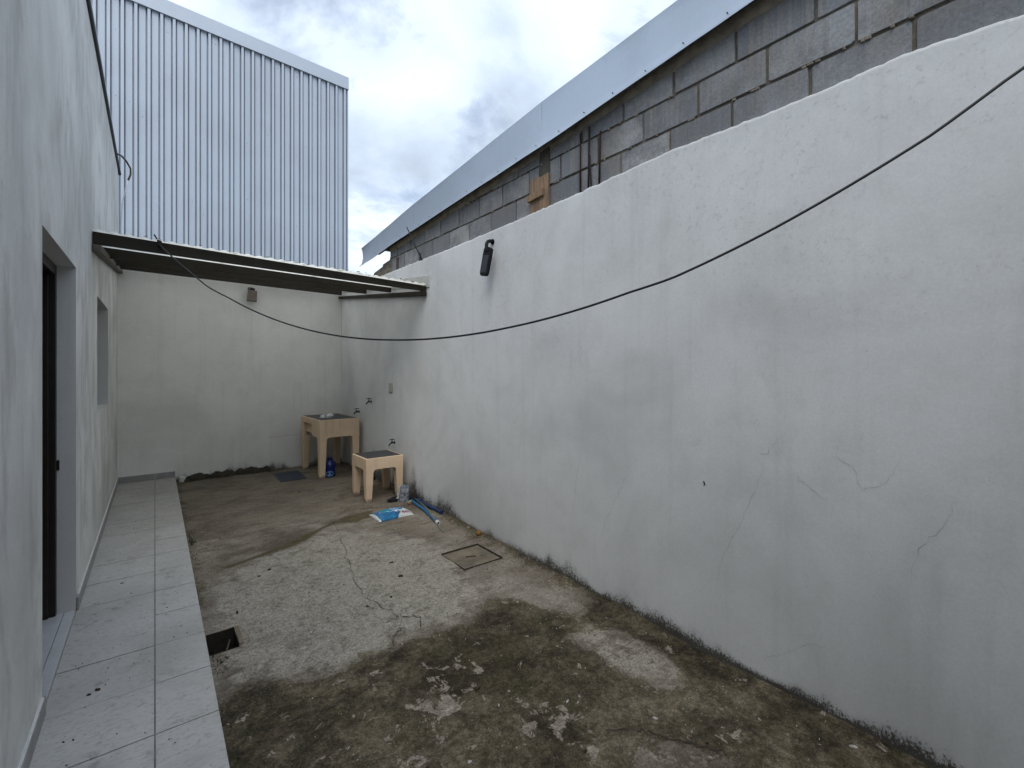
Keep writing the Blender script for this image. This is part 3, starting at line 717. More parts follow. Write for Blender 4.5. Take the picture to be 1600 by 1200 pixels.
# ================================================================== end wall under the canopy
m = MB()
def sheet_z(x, y):                            # underside of the canopy sheet
    f = (x-XL)/(XR-XL); return ZC0 + (1.06+0.090*(y-4.8))*(1-f) + (0.952+0.109*(y-4.8))*f
ZC0 = 1.62
bi = 0; n_ = 24
for i in range(n_+1):
    x = XL+0.0005+(XR-XL-0.001)*i/n_
    for z, y in ((-0.4, YB), (1.0, YB), (sheet_z(x, YB)-0.004, YB), (sheet_z(x, YB)-0.004, YB+0.15), (-0.4, YB+0.15)): m.v.append((x, y, z))
    if i:
        b = (i-1)*5
        for k in range(4): m.f.append((b+k, b+k+1, b+k+6, b+k+5))
ewall = m.build('plastered_wall', M_back, fix=True)
tag(ewall, 'grey white plastered end wall under the dark canopy', 'wall')
# rough mossy mortar fillet along its foot
def fillet(xa, xb, hgt, dep, seed):
    m = MB(); n = int((xb-xa)/0.015); prof = 6
    for i in range(n+1):
        x = xa+(xb-xa)*i/n; e = min(1, i/4, (n-i)/4)
        hh = hgt*(0.45+0.55*e)*(1+0.55*fbm(x*9, seed, 0, 4)); dd = dep*(1+0.5*fbm(x*7, seed+5, 1, 4))
        zb = gz(x, YB)-0.01
        for k in range(prof+1):
            a = k/prof*math.pi/2
            m.v.append((x, YB-dd*math.cos(a)**1.2-0.0005+0.006*fbm(x*30, k, seed, 3)*(k < prof), zb+hh*math.sin(a)))
        if i:
            b = (i-1)*(prof+1)
            for k in range(prof): m.f.append((b+k, b+k+1, b+k+prof+2, b+k+prof+1))
    return m
M_fil = simple('mossy_mortar', (0.055, 0.05, 0.036), 0.95, scale=16, bump=0.7, bd=0.012, dark=(0.022, 0.02, 0.014), dirt=0.3)
fillet(0.32, 1.40, 0.088, 0.06, 2).build('mortar_fillet', M_fil, ewall, smooth=True, fix=False)
m = MB(); m.hexa([(0.262, YB-0.045, 0.03), (0.335, YB-0.05, 0.03), (0.335, YB-0.001, 0.03), (0.262, YB-0.001, 0.03), (0.268, YB-0.036, 0.115), (0.34, YB-0.03, 0.105), (0.335, YB-0.001, 0.12), (0.264, YB-0.001, 0.13)])
m.build('plaster_lump', M_cream, ewall, bevel=0.008)
# shallow patch line in the render
m = MB()
for (a, b, z) in ((1.39, 1.80, 0.555),):
    for i in range(13):
        x = a+(b-a)*i/12; m.v += [(x, YB-0.0012, z+0.003*fbm(x*20, 1, 0, 3)+0.012*(x-a)/(b-a)), (x, YB-0.0012, z+0.005+0.003*fbm(x*20, 3, 0, 3)+0.012*(x-a)/(b-a))]
        if i: m.f.append((2*i-2, 2*i, 2*i+1, 2*i-1))
m.build('patch_line', M_hair, ewall, fix=False)

# ================================================================== canopy
can = empty('canopy', (XR, 4.8, 2.5)); tag(can, 'dark steel lean-to canopy with corrugated cream sheets over the wash corner', 'canopy')
def cb(name, mb, mat, **k):
    o = mb.build(name, mat, None, **k); o.parent = can; o.matrix_parent_inverse = Matrix.Translation(-can.location); return o
PX0, PX1 = XL+0.004, XR-0.045
for (y, lb, lt, rb, rtp) in ((4.8, 0.962, 1.058, 0.885, 0.948), (5.68, 1.022, 1.118, 0.980, 1.043), (6.56, 1.112, 1.192, 1.074, 1.140), (7.68, 1.262, 1.318, 1.192, 1.262)):
    m = MB(); w = 0.05
    m.hexa([(PX0, y, ZC0+lb), (PX1, y, ZC0+rb), (PX1, y+w, ZC0+rb+0.004), (PX0, y+w, ZC0+lb+0.004), (PX0, y, ZC0+lt), (PX1, y, ZC0+rtp), (PX1, y+w, ZC0+rtp+0.004), (PX0, y+w, ZC0+lt+0.004)])
    cb('purlin', m, M_pergola, bevel=0.004)
for (xa, xb, f0, f1, t0, t1, mt) in ((XL+0.003, XL+0.055, 0.897, 1.225, 0.955, 1.268, M_rafter_lit), (XR-0.055, XR-0.003, 0.825, 1.155, 0.880, 1.193, M_pergola)):
    m = MB(); m.hexa([(xa, 4.78, ZC0+f0), (xb, 4.78, ZC0+f0), (xb, YB-0.004, ZC0+f1), (xa, YB-0.004, ZC0+f1), (xa, 4.78, ZC0+t0), (xb, 4.78, ZC0+t0), (xb, YB-0.004, ZC0+t1), (xa, YB-0.004, ZC0+t1)])
    cb('rafter', m, mt, bevel=0.004)
m = MB(); m.box(PX1+0.002, XR-0.003, 4.79, 4.85, ZC0+0.83, ZC0+0.94); cb('end_plate', m, M_pergola, bevel=0.004)
# corrugated sheets, each its own
wv = 0.092; edges = [XL+0.004, 0.56, 1.50, XR-0.004]
for s_i, (a, b) in enumerate(zip(edges[:-1], edges[1:])):
    m = MB(); n = int((b-a)/wv*8); jy = (0.0, -0.012, 0.006)[s_i]
    rows = [4.755+jy, 5.6, 6.5, YB+0.13]
    for i in range(n+1):
        x = a+(b-a+(0.03 if s_i < 2 else 0))*i/n
        for y in rows:
            m.v.append((x, y, sheet_z(min(x, XR), y)+0.008+0.0062*math.sin(2*math.pi*x/wv)+0.002*s_i+0.003*fbm(x*3, y, 2, 2)))
        if i:
            q = len(rows); c = (i-1)*q
            for k in range(q-1): m.f.append((c+k, c+k+1, c+k+q+1, c+k+q))
    o = cb('roof_sheet', m, M_sheet, smooth=True, fix=False)
# sealing mortar on the boundary wall above the sheets
m = MB(); n = 60
for i in range(n+1):
    y = 4.72+(YB-4.74)*i/n; zb = sheet_z(XR, y)-0.02; zt_ = sheet_z(XR, y)+0.115-0.02*min(1, (y-4.72)/1.5)+0.004*fbm(y*9, 2, 0, 3)
    m.v += [(XR-0.0005, y, zb), (XR-0.011, y, zb), (XR-0.009, y, zt_-0.004), (XR-0.0005, y, zt_)]
    if i:
        c = (i-1)*4
        for k in range(3): m.f.append((c+k, c+k+1, c+k+5, c+k+4))
m.f += [(0, 1, 2, 3)]
cb('sealing_mortar', m, M_cream)
# leaf litter caught on the sheet edge
m = MB(); rr = random.Random(9)
for k in range(34):
    x = rr.choice([rr.uniform(XL+0.1, XR-0.1), rr.gauss(1.08, 0.05), rr.gauss(2.05, 0.15), rr.gauss(1.7, 0.06)]); x = min(max(x, XL+0.05), XR-0.05)
    y = 4.77+rr.random()*0.03; z = sheet_z(x, y)+0.016+0.0115*math.sin(2*math.pi*x/wv)
    a = rr.random()*6; l = 0.012+0.02*rr.random(); d = Vector((math.cos(a)*l, math.sin(a)*l*0.4, rr.random()*0.012))
    p = Vector((x, y, z)); q = Vector((0, 0.008, 0.006)); bi = len(m.v)
    m.v += [tuple(p-d), tuple(p+q), tuple(p+d), tuple(p-q*0.4)]; m.f.append((bi, bi+1, bi+2, bi+3))
tag(m.build('leaf_litter', M_leaf, fix=False), 'dry leaf litter caught along the front edge of the canopy sheets', 'litter', kind='stuff')

# ================================================================== clad building beyond
DC = 11.0
clad = empty('clad_building', (0.0, DC, 0)); tag(clad, 'tall building clad in ribbed galvanised metal behind the end wall', 'building')
def kb(name, mb, mat, **k):
    o = mb.build(name, mat, None, **k); o.parent = clad; o.matrix_parent_inverse = Matrix.Translation(-clad.location); return o
CXR = 3.60; pit = 0.1905
def ctop(x): return 8.47+0.0457*(CXR-x)
prof = [(0, 0), (0.088, 0), (0.092, 0.045), (0.112, 0.045), (0.116, -0.035), (0.160, -0.035), (0.163, 0.045), (0.178, 0.045), (0.182, 0)]
nsheet = 8; per = 4
for s_i in range(nsheet):
    xe = CXR - 0.015 - s_i*per*pit; xs_ = xe-per*pit
    m = MB(); cols = []
    for r_ in range(per):
        for (u, w) in prof: cols.append((xs_+r_*pit+u, w))
    cols.append((xe+0.001, 0.0))
    for (x, w) in cols:
        wob = 0.0035*fbm(x*2.1, 0.3, 1, 2)
        m.v += [(x, DC+w+wob, 0.0), (x, DC+w-wob, 4.0), (x, DC+w+wob, ctop(x)-0.06)]
    for i in range(len(cols)-1):
        for k in range(2): m.f.append((i*3+k, i*3+3+k, i*3+4+k, i*3+1+k))
    kb('cladding_sheet', m, M_clad, fix=False)
m = MB(); rq = random.Random(31)
for r_ in range(nsheet*per):
    for zq in (3.4, 4.9, 6.4, 7.9):
        if rq.random() < 0.4:
            x = CXR-0.015-(r_+1)*pit+0.045+rq.uniform(-0.006, 0.006); z = zq+rq.uniform(-0.25, 0.25); m.tube([(x, DC-0.005, z), (x, DC+0.004, z)], 0.0055, 6)
tag(kb('cladding_screws', m, M_grate), kind='stuff')
fx = CXR-nsheet*per*pit-0.1
for a, b in ((fx, 0.9), (0.898, CXR+0.015)):
    m = MB(); yo = DC-0.055 if a == fx else DC-0.0575
    m.hexa([(a, yo, ctop(a)-0.29), (b, yo, ctop(b)-0.29), (b, DC+0.1, ctop(b)-0.29), (a, DC+0.1, ctop(a)-0.29),
            (a, yo+0.006, ctop(a)), (b, yo+0.006, ctop(b)), (b, DC+0.1, ctop(b)+0.01), (a, DC+0.1, ctop(a)+0.01)])
    kb('parapet_flashing', m, M_clad, bevel=0.004)
m = MB(); m.box(CXR-0.014, CXR+0.010, DC-0.034, DC+0.1, 0, ctop(CXR)-0.292); kb('corner_trim', m, M_clad, bevel=0.003)
m = MB(); m.box(fx, CXR+0.004, DC+0.105, DC+6, 0, 8.45); kb('body', m, M_clad)

# ================================================================== neighbour's block gable and roof
nb = empty('block_building', (2.6, 2.0, 2.6)); tag(nb, 'unplastered grey concrete block gable rising above the boundary wall', 'building')
def nbb(name, mb, mat, **k):
    o = mb.build(name, mat, None, **k); o.parent = nb; o.matrix_parent_inverse = Matrix.Translation(-nb.location); return o
BX = 2.503
def rline(y): return 3.555-0.063*y            # lower edge of the flashing
def cutline(y): return rline(y)+0.058-0.075   # top of the blocks
YE = 5.90
m = MB(); pol = [(Y0, 2.5), (7.0, 2.5), (7.0, 2.95), (6.55, 2.965)]
pol += [(6.5, 3.0), (6.2, 3.035), (6.19, 3.065), (5.95, 3.085), (5.94, 3.12), (YE, 3.13), (YE, rline(YE)+0.12), (Y0, rline(Y0)+0.12)]
m.prism(pol, lambda u, w, d: (d, u, w), BX+0.013, BX+0.14); nbb('mortar', m, M_mortar)
rb_ = random.Random(21)
courses = [(2.80, 3.078, 0.494), (3.094, 3.275, 0.694), (3.291, 3.472, 0.494+0.36), (3.488, 3.67, 0.694)]
bp = 0.3825
for ci, (za, zb, j0) in enumerate(courses):
    k = int((Y0-j0)/bp)
    while True:
        ya = j0+k*bp+0.008; yb = ya+bp-0.016; k += 1
        if ya > YE-0.05: break
        if yb < Y0: continue
        yb = min(yb, YE-0.005); ya = max(ya, Y0)
        ya += rb_.uniform(-0.003, 0.003); yb += rb_.uniform(-0.003, 0.003)
        z1a, z1b = min(zb, cutline(ya)), min(zb, cutline(yb))
        if max(z1a, z1b) < za+0.035: continue
        z1a, z1b = max(z1a, za+0.02), max(z1b, za+0.02)
        px = BX+rb_.uniform(-0.004, 0.004); tz = rb_.uniform(-0.003, 0.003)
        m = MB(); bi = 0
        # face with slightly broken corners, tapering back into the mortar
        ch = [rb_.choice([0.002, 0.004, 0.006, 0.012]) for _ in range(4)]
        if ci == 0 and abs(ya-0.5) < 0.05: ch[0] = 0.05
        yz = [(ya+ch[0], za+tz), (yb-ch[1], za+tz), (yb, za+ch[1]*0.7+tz), (yb, z1b-ch[2]*0.7), (yb-ch[2], z1b), (ya+ch[3], z1a), (ya, z1a-ch[3]*0.7), (ya, za+ch[0]*0.7+tz)]
        cyz = Vector((sum(p[0] for p in yz)/8, sum(p[1] for p in yz)/8))
        ins = [(c.x, c.y) for c in [cyz+(Vector(p)-cyz)*0.988 for p in yz]]
        m.v += [(px, *p) for p in ins]+[(px+0.005, *p) for p in yz]+[(px+0.05, *p) for p in yz]
        m.f.append(tuple(range(8)))
        for r_ in (0, 8):
            for i in range(8): m.f.append((r_+i, r_+(i+1) % 8, r_+8+(i+1) % 8, r_+8+i))
        m.f.append(tuple(range(16, 24)))
        nbb('block', m, M_block)
# sloping mortar cap smeared under the flashing
m = MB(); n = 360
for i in range(n+1):
    y = Y0+(YE-Y0)*i/n; zl = cutline(y)-0.006+0.014*fbm(y*6, 3, 0, 4)+0.01*fbm(y*25, 1, 0, 3)
    zu = rline(y)+0.115
    for k in range(5):
        t = k/4; z = zl+(zu-zl)*t
        m.v.append((BX-0.006+0.006*fbm(y*9, z*9, 4, 3)+(0.018 if k == 0 else 0), y, z))
    if i:
        c = (i-1)*5
        for k in range(4): m.f.append((c+k, c+k+1, c+k+6, c+k+5))
nbb('mortar_cap', m, simple('tan_mortar', (0.46, 0.40, 0.31), 0.95, var=0.45, scale=11, bump=0.6, bd=0.01), smooth=True, fix=False)
# smeared bed-joint mortar dribbles
m = MB(); rr = random.Random(17)
for k in range(70):
    y = rr.uniform(0.2, 5.6); zb = rr.choice([3.086, 3.283]); 
    if zb > cutline(y): continue
    l = 0.01+0.022*rr.random(); hh = 0.005+0.006*rr.random(); d = 0.006*rr.random()
    m.hexa([(BX-0.004-d, y, zb-hh), (BX+0.012, y, zb-hh), (BX+0.012, y+l, zb-hh*0.7), (BX-0.003-d, y+l, zb-hh*0.6), (BX-0.002-d, y, zb+hh), (BX+0.012, y, zb+hh), (BX+0.012, y+l, zb+hh), (BX-0.003-d, y+l, zb+hh*0.6)])
tag(nbb('mortar_squeeze', m, M_mortar, bevel=0.002), kind='stuff')
m = MB(); m.hexa([(BX-0.008, 2.725, 3.19), (BX+0.02, 2.725, 3.19), (BX+0.02, 2.865, 3.19), (BX-0.008, 2.865, 3.19), (BX-0.007, 2.735, 3.40), (BX+0.02, 2.735, 3.40), (BX+0.02, 2.85, 3.39), (BX-0.007, 2.85, 3.39)])
nbb('mortar_patch', m, simple('dark_mortar', (0.115, 0.105, 0.085), 0.95, var=0.3, scale=12, bump=0.5), bevel=0.003)
m = MB(); m.box(BX-0.006, BX+0.02, 5.62, 5.70, 2.9, 3.06); nbb('wood_offcut', m, M_woodbrown, bevel=0.003)
# folded flashing sheets
ftop = [(-3, 4.02), (0.0, 3.84), (1.534, 3.772), (2.712, 3.725), (5.045, 3.552), (6.72, 3.385)]
fbot = [(-3, 3.73), (1.098, 3.492), (1.804, 3.438), (2.637, 3.375), (4.214, 3.291), (5.703, 3.205), (6.76, 3.108)]
seams = [-3.0, 0.45, 2.74, 5.03, 6.74]
for s_i, (a, b) in enumerate(zip(seams[:-1], seams[1:])):
    m = MB(); n = max(8, int((b-a)/0.06)); bb = b+(0.04 if s_i < 3 else 0)
    pr_ = [(0.0, -0.028, 0.0), (0.04, -0.014, 0), (0.2, 0.002, 0), (0.5, 0.014, 0), (0.8, 0.010, 0), (0.96, 0.0, 0), (1.0, -0.006, 0), (1.0, 0.03, 0.012), (1.0, 0.5, 0.03)]
    for i in range(n+1):
        y = a+(bb-a)*i/n; zt_, zb_ = interp(ftop, y), interp(fbot, y)+0.003*fbm(y*2.5, s_i, 0, 2)
        end = sst(6.2, 6.74, y)*1.0+0.35
        for (t, ox, oz) in pr_:
            m.v.append((2.422+ox*end*(1 if t < 0.99 else 1)+0.003*fbm(y*1.7, t*2, s_i, 2)-0.002*s_i if ox < 0.4 else 2.422+ox, y-(0.02*(1-t) if i == n and s_i == 3 else 0)+(0.03*(1-t)*(s_i == 3 and i == n)), zb_+(zt_-zb_)*t+oz))
        if i:
            q = len(pr_); c = (i-1)*q
            for k in range(q-1): m.f.append((c+k, c+k+q, c+k+q+1, c+k+1))
    o = nbb('flashing_sheet', m, M_flash, smooth=True, fix=False)
    for p in o.data.polygons: p.use_smooth = True
    sdm = o.modifiers.new('thick', 'SOLIDIFY'); sdm.thickness = 0.003; sdm.offset = 0
    es = o.modifiers.new('es', 'EDGE_SPLIT'); es.split_angle = R(40)
m = MB()
for k in range(26):
    y = 0.2+k*0.26; zb_ = interp(fbot, y)+0.03+0.004*(k % 3); xx = 2.405
    m.tube([(xx+0.004, y, zb_), (xx+0.03, y, zb_)], 0.0032, 6)
tag(nbb('flashing_screws', m, M_black), kind='stuff')
# roof deck and soffit batten behind the flashing
m = MB(); ya, yb = Y0, 6.3
def dk(y): return rline(y)+0.13
m.hexa([(2.47, ya, dk(ya)), (7.5, ya, dk(ya)), (7.5, yb, dk(yb)), (2.47, yb, dk(yb)), (2.47, ya, dk(ya)+0.1), (7.5, ya, dk(ya)+0.1), (7.5, yb, dk(yb)+0.05), (2.47, yb, dk(yb)+0.05)])
nbb('roof', m, M_pergola)
m = MB(); m.hexa([(2.435, Y0, rline(Y0)+0.075), (2.49, Y0, rline(Y0)+0.075), (2.49, 6.25, rline(6.25)+0.045), (2.435, 6.25, rline(6.25)+0.045), (2.435, Y0, rline(Y0)+0.125), (2.49, Y0, rline(Y0)+0.125), (2.49, 6.25, rline(6.25)+0.12), (2.435, 6.25, rline(6.25)+0.12)])
nbb('soffit_batten', m, M_pergola)

# formwork board, reinforcing bars on the wall top
fb = empty('formwork_board', (2.49, 2.83, 2.89)); tag(fb, 'raw wooden formwork board with a nailed cleat against the block gable', 'board')
def fbb(name, mb, mat): 
    o = mb.build(name, mat, None, bevel=0.002); o.parent = fb; o.matrix_parent_inverse = Matrix.Translation(-fb.location)
m = MB(); m.hexa([(2.474, 2.728, 2.89), (2.497, 2.728, 2.89), (2.497, 2.838, 2.89), (2.474, 2.838, 2.89), (2.474, 2.728, 3.180), (2.497, 2.728, 3.180), (2.497, 2.838, 3.172), (2.474, 2.838, 3.172)]); fbb('plank', m, M_wood)
m = MB(); m.hexa([(2.476, 2.841, 2.89), (2.497, 2.841, 2.89), (2.497, 2.955, 2.89), (2.476, 2.955, 2.89), (2.476, 2.841, 3.186), (2.497, 2.841, 3.186), (2.497, 2.955, 3.178), (2.476, 2.955, 3.178)]); fbb('plank', m, M_wood)
m = MB(); m.hexa([(2.452, 2.768, 3.008), (2.473, 2.768, 3.008), (2.473, 2.965, 2.998), (2.452, 2.965, 2.998), (2.452, 2.768, 3.062), (2.473, 2.768, 3.062), (2.473, 2.965, 3.054), (2.452, 2.965, 3.054)]); fbb('cleat', m, M_wood)
def bar(pts, r, mat, label, grp=None):
    m = MB(); m.tube(pts, r, 7); o = m.build('reinforcing_bar', mat, smooth=True); tag(o, label, 'rebar', grp); return o
grp = 'rusty bars standing on the boundary wall'
bar([(2.486, 2.379, 2.87), (2.485, 2.381, 3.12), (2.484, 2.380, 3.35)], 0.0062, M_rust, 'rusty single upright bar closest to the wooden formwork board', grp)
bar([(2.486, 2.305, 2.87), (2.482, 2.296, 3.05), (2.480, 2.288, 3.36)], 0.0075, M_rust, 'rusty tallest upright bar, middle of the three on the wall', grp)
bar([(2.486, 2.272, 2.87), (2.488, 2.285, 3.05), (2.489, 2.292, 3.16)], 0.0055, M_steelbar, 'short bar crossing the tallest rusty bar on the wall', grp)
bar([(2.486, 2.200, 2.87), (2.484, 2.194, 3.1), (2.483, 2.185, 3.29)], 0.0078, M_rust, 'rusty shorter upright bar farthest from the wooden formwork board', grp)
bar([(2.482, 4.90, 2.86), (2.43, 5.00, 3.06), (2.37, 5.10, 3.295)], 0.0065, M_steelbar, 'thin dark bar leaning out from the wall top above the canopy')
bar([(2.488, 4.995, 2.87), (2.488, 4.99, 2.985)], 0.007, M_steelbar, 'stubby dark bar end beside the leaning bar on the wall top')

# ================================================================== fittings
# street style lamp head on the boundary wall
wl = empty('wall_lamp', (XR, 3.477, 2.786)); tag(wl, 'black wall lamp with bent arm and hanging rectangular head on the boundary wall', 'lamp')
m = MB(); m.tube([(0.002, 0, 0), (-0.03, 0.0, 0.004), (-0.055, -0.002, -0.006), (-0.073, -0.006, -0.03), (-0.080, -0.012, -0.07), (-0.086, -0.02, -0.115)], 0.017, 10); m.build('arm', M_black, wl, smooth=True)
m = MB(); m.tube([(0.0005, 0, 0), (-0.008, 0, 0)], 0.026, 12); m.build('wall_plate', M_black, wl)
hd_ = empty('head', (-0.090, -0.025, -0.205), 0); hd_.parent = wl; hd_.rotation_euler = (R(9), R(5), R(12))
m = MB(); pol = [(-0.044, 0.125), (0.044, 0.125), (0.047, 0.06), (0.045, -0.10), (0.034, -0.125), (-0.034, -0.125), (-0.045, -0.10), (-0.047, 0.06)]
m.prism(pol, lambda u, w, d: (d, u, w), -0.018, 0.020); o = m.build('housing', M_black, hd_, bevel=0.005)
m = MB(); m.prism([(-0.034, 0.06), (0.034, 0.06), (0.034, -0.10), (-0.034, -0.10)], lambda u, w, d: (d, u, w), -0.0205, -0.0150); m.build('lens', M_lens, hd_, bevel=0.002)
m = MB(); m.prism([(-0.024, 0.135), (0.024, 0.135), (0.026, 0.095), (-0.026, 0.095)], lambda u, w, d: (d, u, w), -0.024, 0.026); m.build('socket', M_black, hd_, bevel=0.004)

# floodlight below the canopy
fl = empty('floodlight', (1.13, YB, 2.765)); tag(fl, 'small bronze floodlight with ribbed back hung high on the end wall', 'floodlight')
m = MB(); m.box(-0.035, 0.035, -0.012, -0.001, 0.0, 0.06); m.box(-0.012, 0.012, -0.075, -0.013, 0.015, 0.035); m.build('bracket', M_bronze, fl, bevel=0.003)
fh = empty('head', (0.008, -0.10, -0.075)); fh.parent = fl; fh.rotation_euler = (R(-14), R(4), R(-6))
m = MB(); m.hexa([(-0.066, -0.02, -0.088), (0.066, -0.02, -0.088), (0.066, 0.03, -0.085), (-0.066, 0.03, -0.085), (-0.060, -0.02, 0.082), (0.060, -0.02, 0.082), (0.060, 0.03, 0.078), (-0.060, 0.03, 0.078)])
m.build('housing', M_bronze, fh, bevel=0.006)
fm = MB().box(-0.004, 0.004, -0.030, -0.021, -0.075, 0.072).mesh('fin'); fm.materials.append(M_bronze.m)
for k in range(7):
    o = link('fin', fm, None, fh); o.location = (-0.048+k*0.016, 0, 0)
m = MB(); m.box(-0.03, 0.03, -0.02, 0.02, 0.084, 0.115); m.build('hinge', M_black, fh, bevel=0.004)

# electrical plate
op = empty('outlet_cover', (XR, 5.80, 1.362)); tag(op, 'cream plastic outlet cover on the boundary wall above the taps', 'outlet')
m = MB(); m.box(-0.012, -0.0005, -0.055, 0.055, -0.062, 0.062); m.build('plate', M_wplastic, op, bevel=0.004)
m = MB(); m.box(-0.020, -0.0125, -0.04, 0.04, -0.060, -0.035); m.build('lower_lip', M_wplastic, op, bevel=0.003)
m = MB(); m.box(-0.015, -0.0125, -0.03, 0.03, -0.02, 0.045); m.build('flap', M_wplastic, op, bevel=0.002)

def tap(loc, rz, label):
    t = empty('water_tap', loc, rz); t.scale = (0.78,)*3; tag(t, label, 'tap', 'taps on the boundary wall')
    m = MB(); m.tube([(-0.0005, 0, 0), (-0.006, 0, 0)], 0.024, 12); m.build('flange', M_tap, t)
    m = MB(); m.tube([(-0.006, 0, 0), (-0.05, 0, 0), (-0.085, 0, -0.004), (-0.108, 0, -0.02), (-0.118, 0, -0.045)], [0.011, 0.013, 0.014, 0.012, 0.012], 10); m.build('spout', M_tap, t, smooth=True)
    m = MB(); m.tube([(-0.058, 0, 0.005), (-0.058, 0, 0.035)], [0.015, 0.010], 10); m.tube([(-0.058, 0, 0.035), (-0.058, 0, 0.055)], 0.006, 8); m.build('stem', M_tap, t, smooth=True)
    m = MB(); m.tube([(-0.100, 0.012, 0.056), (-0.058, 0, 0.060), (-0.016, -0.012, 0.056)], [0.007, 0.009, 0.007], 8); m.build('handle', M_tap, t, smooth=True)
tap((XR, 6.50, 1.135), R(20), 'dull metal tap highest on the boundary wall, near the outlet cover')
tap((XR, 7.00, 0.955), R(15), 'dull metal tap just above the tall wash sink top')
tap((XR, 5.68, 0.650), R(15), 'dull metal tap lowest on the wall, above the small wash sink')

# ------------------------------------------------------------------ wash sinks
def wash_sink(name, label, loc, rz, W, L, H, ap, legw, th, rad, notch=None):
    """W along x, L along y, local origin at floor under the front left corner; ap = apron depth"""
    s = empty(name, loc, rz); tag(s, label, 'sink')
    zb = H-ap; zs = zb-rad
    def arch(length, zb_, w0, w1):
        p = [(0, H), (length, H), (length, zs), (length-w1, zs)]
        for k in range(1, 6):
            a = k/6*math.pi/2; p.append((length-w1-rad+rad*math.cos(a), zb_-rad+rad*math.sin(a)))
        p += [(length-w1-rad, zb_), (w0+rad, zb_)]
        for k in range(1, 6):
            a = k/6*math.pi/2; p.append((w0+rad-rad*math.sin(a), zb_-rad+rad*math.cos(a)))
        p += [(w0, zs), (0, zs)]; return p
    m = MB()
    m.prism(arch(W, zb, legw, legw), lambda u, w, d: (u, d, w), 0, th)
    m.prism(arch(W, zb, legw, legw), lambda u, w, d: (u, L-d, w), 0, th)
    side = arch(L-2*th, zb, legw-th, legw-th)
    if notch:
        lw, ll = legw-th, L-2*th; zn = H-notch[1]
        sp = [(0, H), (ll, H), (ll, zs), (ll-lw, zs), (ll-lw, zn-0.03), (ll-lw-0.03, zn), (notch[0]+0.02, zn), (notch[0], zn-0.03), (notch[0], zb+0.035), (notch[0]-0.03, zb), (lw+rad, zb)]
        for k in range(1, 6):
            a = k/6*math.pi/2; sp.append((lw+rad-rad*math.sin(a), zb-rad+rad*math.cos(a)))
        sp += [(lw, zs), (0, zs)]
        m.prism(sp, lambda u, w, d: (d, u+th, w), 0, th)
        m.prism(sp, lambda u, w, d: (W-d, u+th, w), 0, th)
    else:
        m.prism(side, lambda u, w, d: (d, u+th, w), 0, th)
        m.prism(side, lambda u, w, d: (W-d, u+th, w), 0, th)
    m.build('basin_body', M_beige, s, bevel=0.004)
    m = MB(); m.box(th+0.001, W-th-0.001, th+0.001, L-th-0.001, zb+0.02, H-0.055); m.build('basin_floor', M_beige, s)
    m = MB(); m.box(0.022, W-0.022, 0.022, L-0.022, H-0.054, H+0.004); m.build('wash_top', M_dark, s, bevel=0.003)
    tp = 0.78
    for sx in (0, 1):
        for sy in (0, 1):
            def px(u): return W-u if sx else u
            def py(v): return L-v if sy else v
            q = legw*tp; pts = []
            for (w_, z, o_) in ((q, 0.0, 0.004), (legw, zs, 0.0)):
                pts += [(px(o_), py(o_), z), (px(w_), py(o_), z), (px(w_), py(w_), z), (px(o_), py(w_), z)]
            mm = MB().hexa(pts); mm.build('leg', M_beige, s, bevel=0.006, bseg=2)
    return s
zg = G_z(2.0, 7.2)
big = wash_sink('wash_sink', 'tall beige wash sink with dark top in the corner of the yard', (1.835, 6.80, zg-0.004), R(2), 0.575, 0.88, 0.828, 0.255, 0.103, 0.05, 0.035, (0.30, 0.085))
zs_ = G_z(2.15, 5.45)
small = wash_sink('wash_sink', 'low beige wash sink with dark top standing beside the boundary wall', (1.94, 5.27, zs_-0.004), R(1), 0.465, 0.46, 0.512, 0.135, 0.092, 0.04, 0.035)

def blob(name, mat, loc, rad, seed, amp=0.25, freq=3.0, sub=3, parent=None, flat=True, rz=0, smooth=True):
    bm = bmesh.new(); bmesh.ops.create_icosphere(bm, subdivisions=sub, radius=1.0)
    for v in bm.verts:
        n = v.co.normalized(); k = 1+amp*fbm(n.x*freq+seed*3, n.y*freq, n.z*freq, 4, seed)
        v.co = Vector((n.x*rad[0]*k, n.y*rad[1]*k, n.z*rad[2]*k))
        if flat and v.co.z < -rad[2]*0.55: v.co.z = -rad[2]*0.55
    if flat: bmesh.ops.translate(bm, verts=bm.verts, vec=(0, 0, rad[2]*0.55))
    me = bpy.data.meshes.new(name); bm.to_mesh(me); bm.free()
    o = link(name, me, mat, parent, smooth); o.location = loc; o.rotation_euler = (0, 0, rz); return o
# scraps lying on the tall sink
tz_ = zg-0.004+0.828+0.004
sc_ = blob('crumpled_wrapper', M_white, (2.00, 7.10, tz_), (0.075, 0.05, 0.030), 3, 0.7, 3, 3, smooth=False); tag(sc_, 'crumpled pale wrapper lying on the dark top of the tall sink', 'wrapper')
sc_ = blob('soap_bar', M_white, (2.10, 7.22, tz_), (0.055, 0.035, 0.028), 5, 0.3, 2, 3); tag(sc_, 'worn white soap bar beside the wrapper on the tall sink', 'soap')

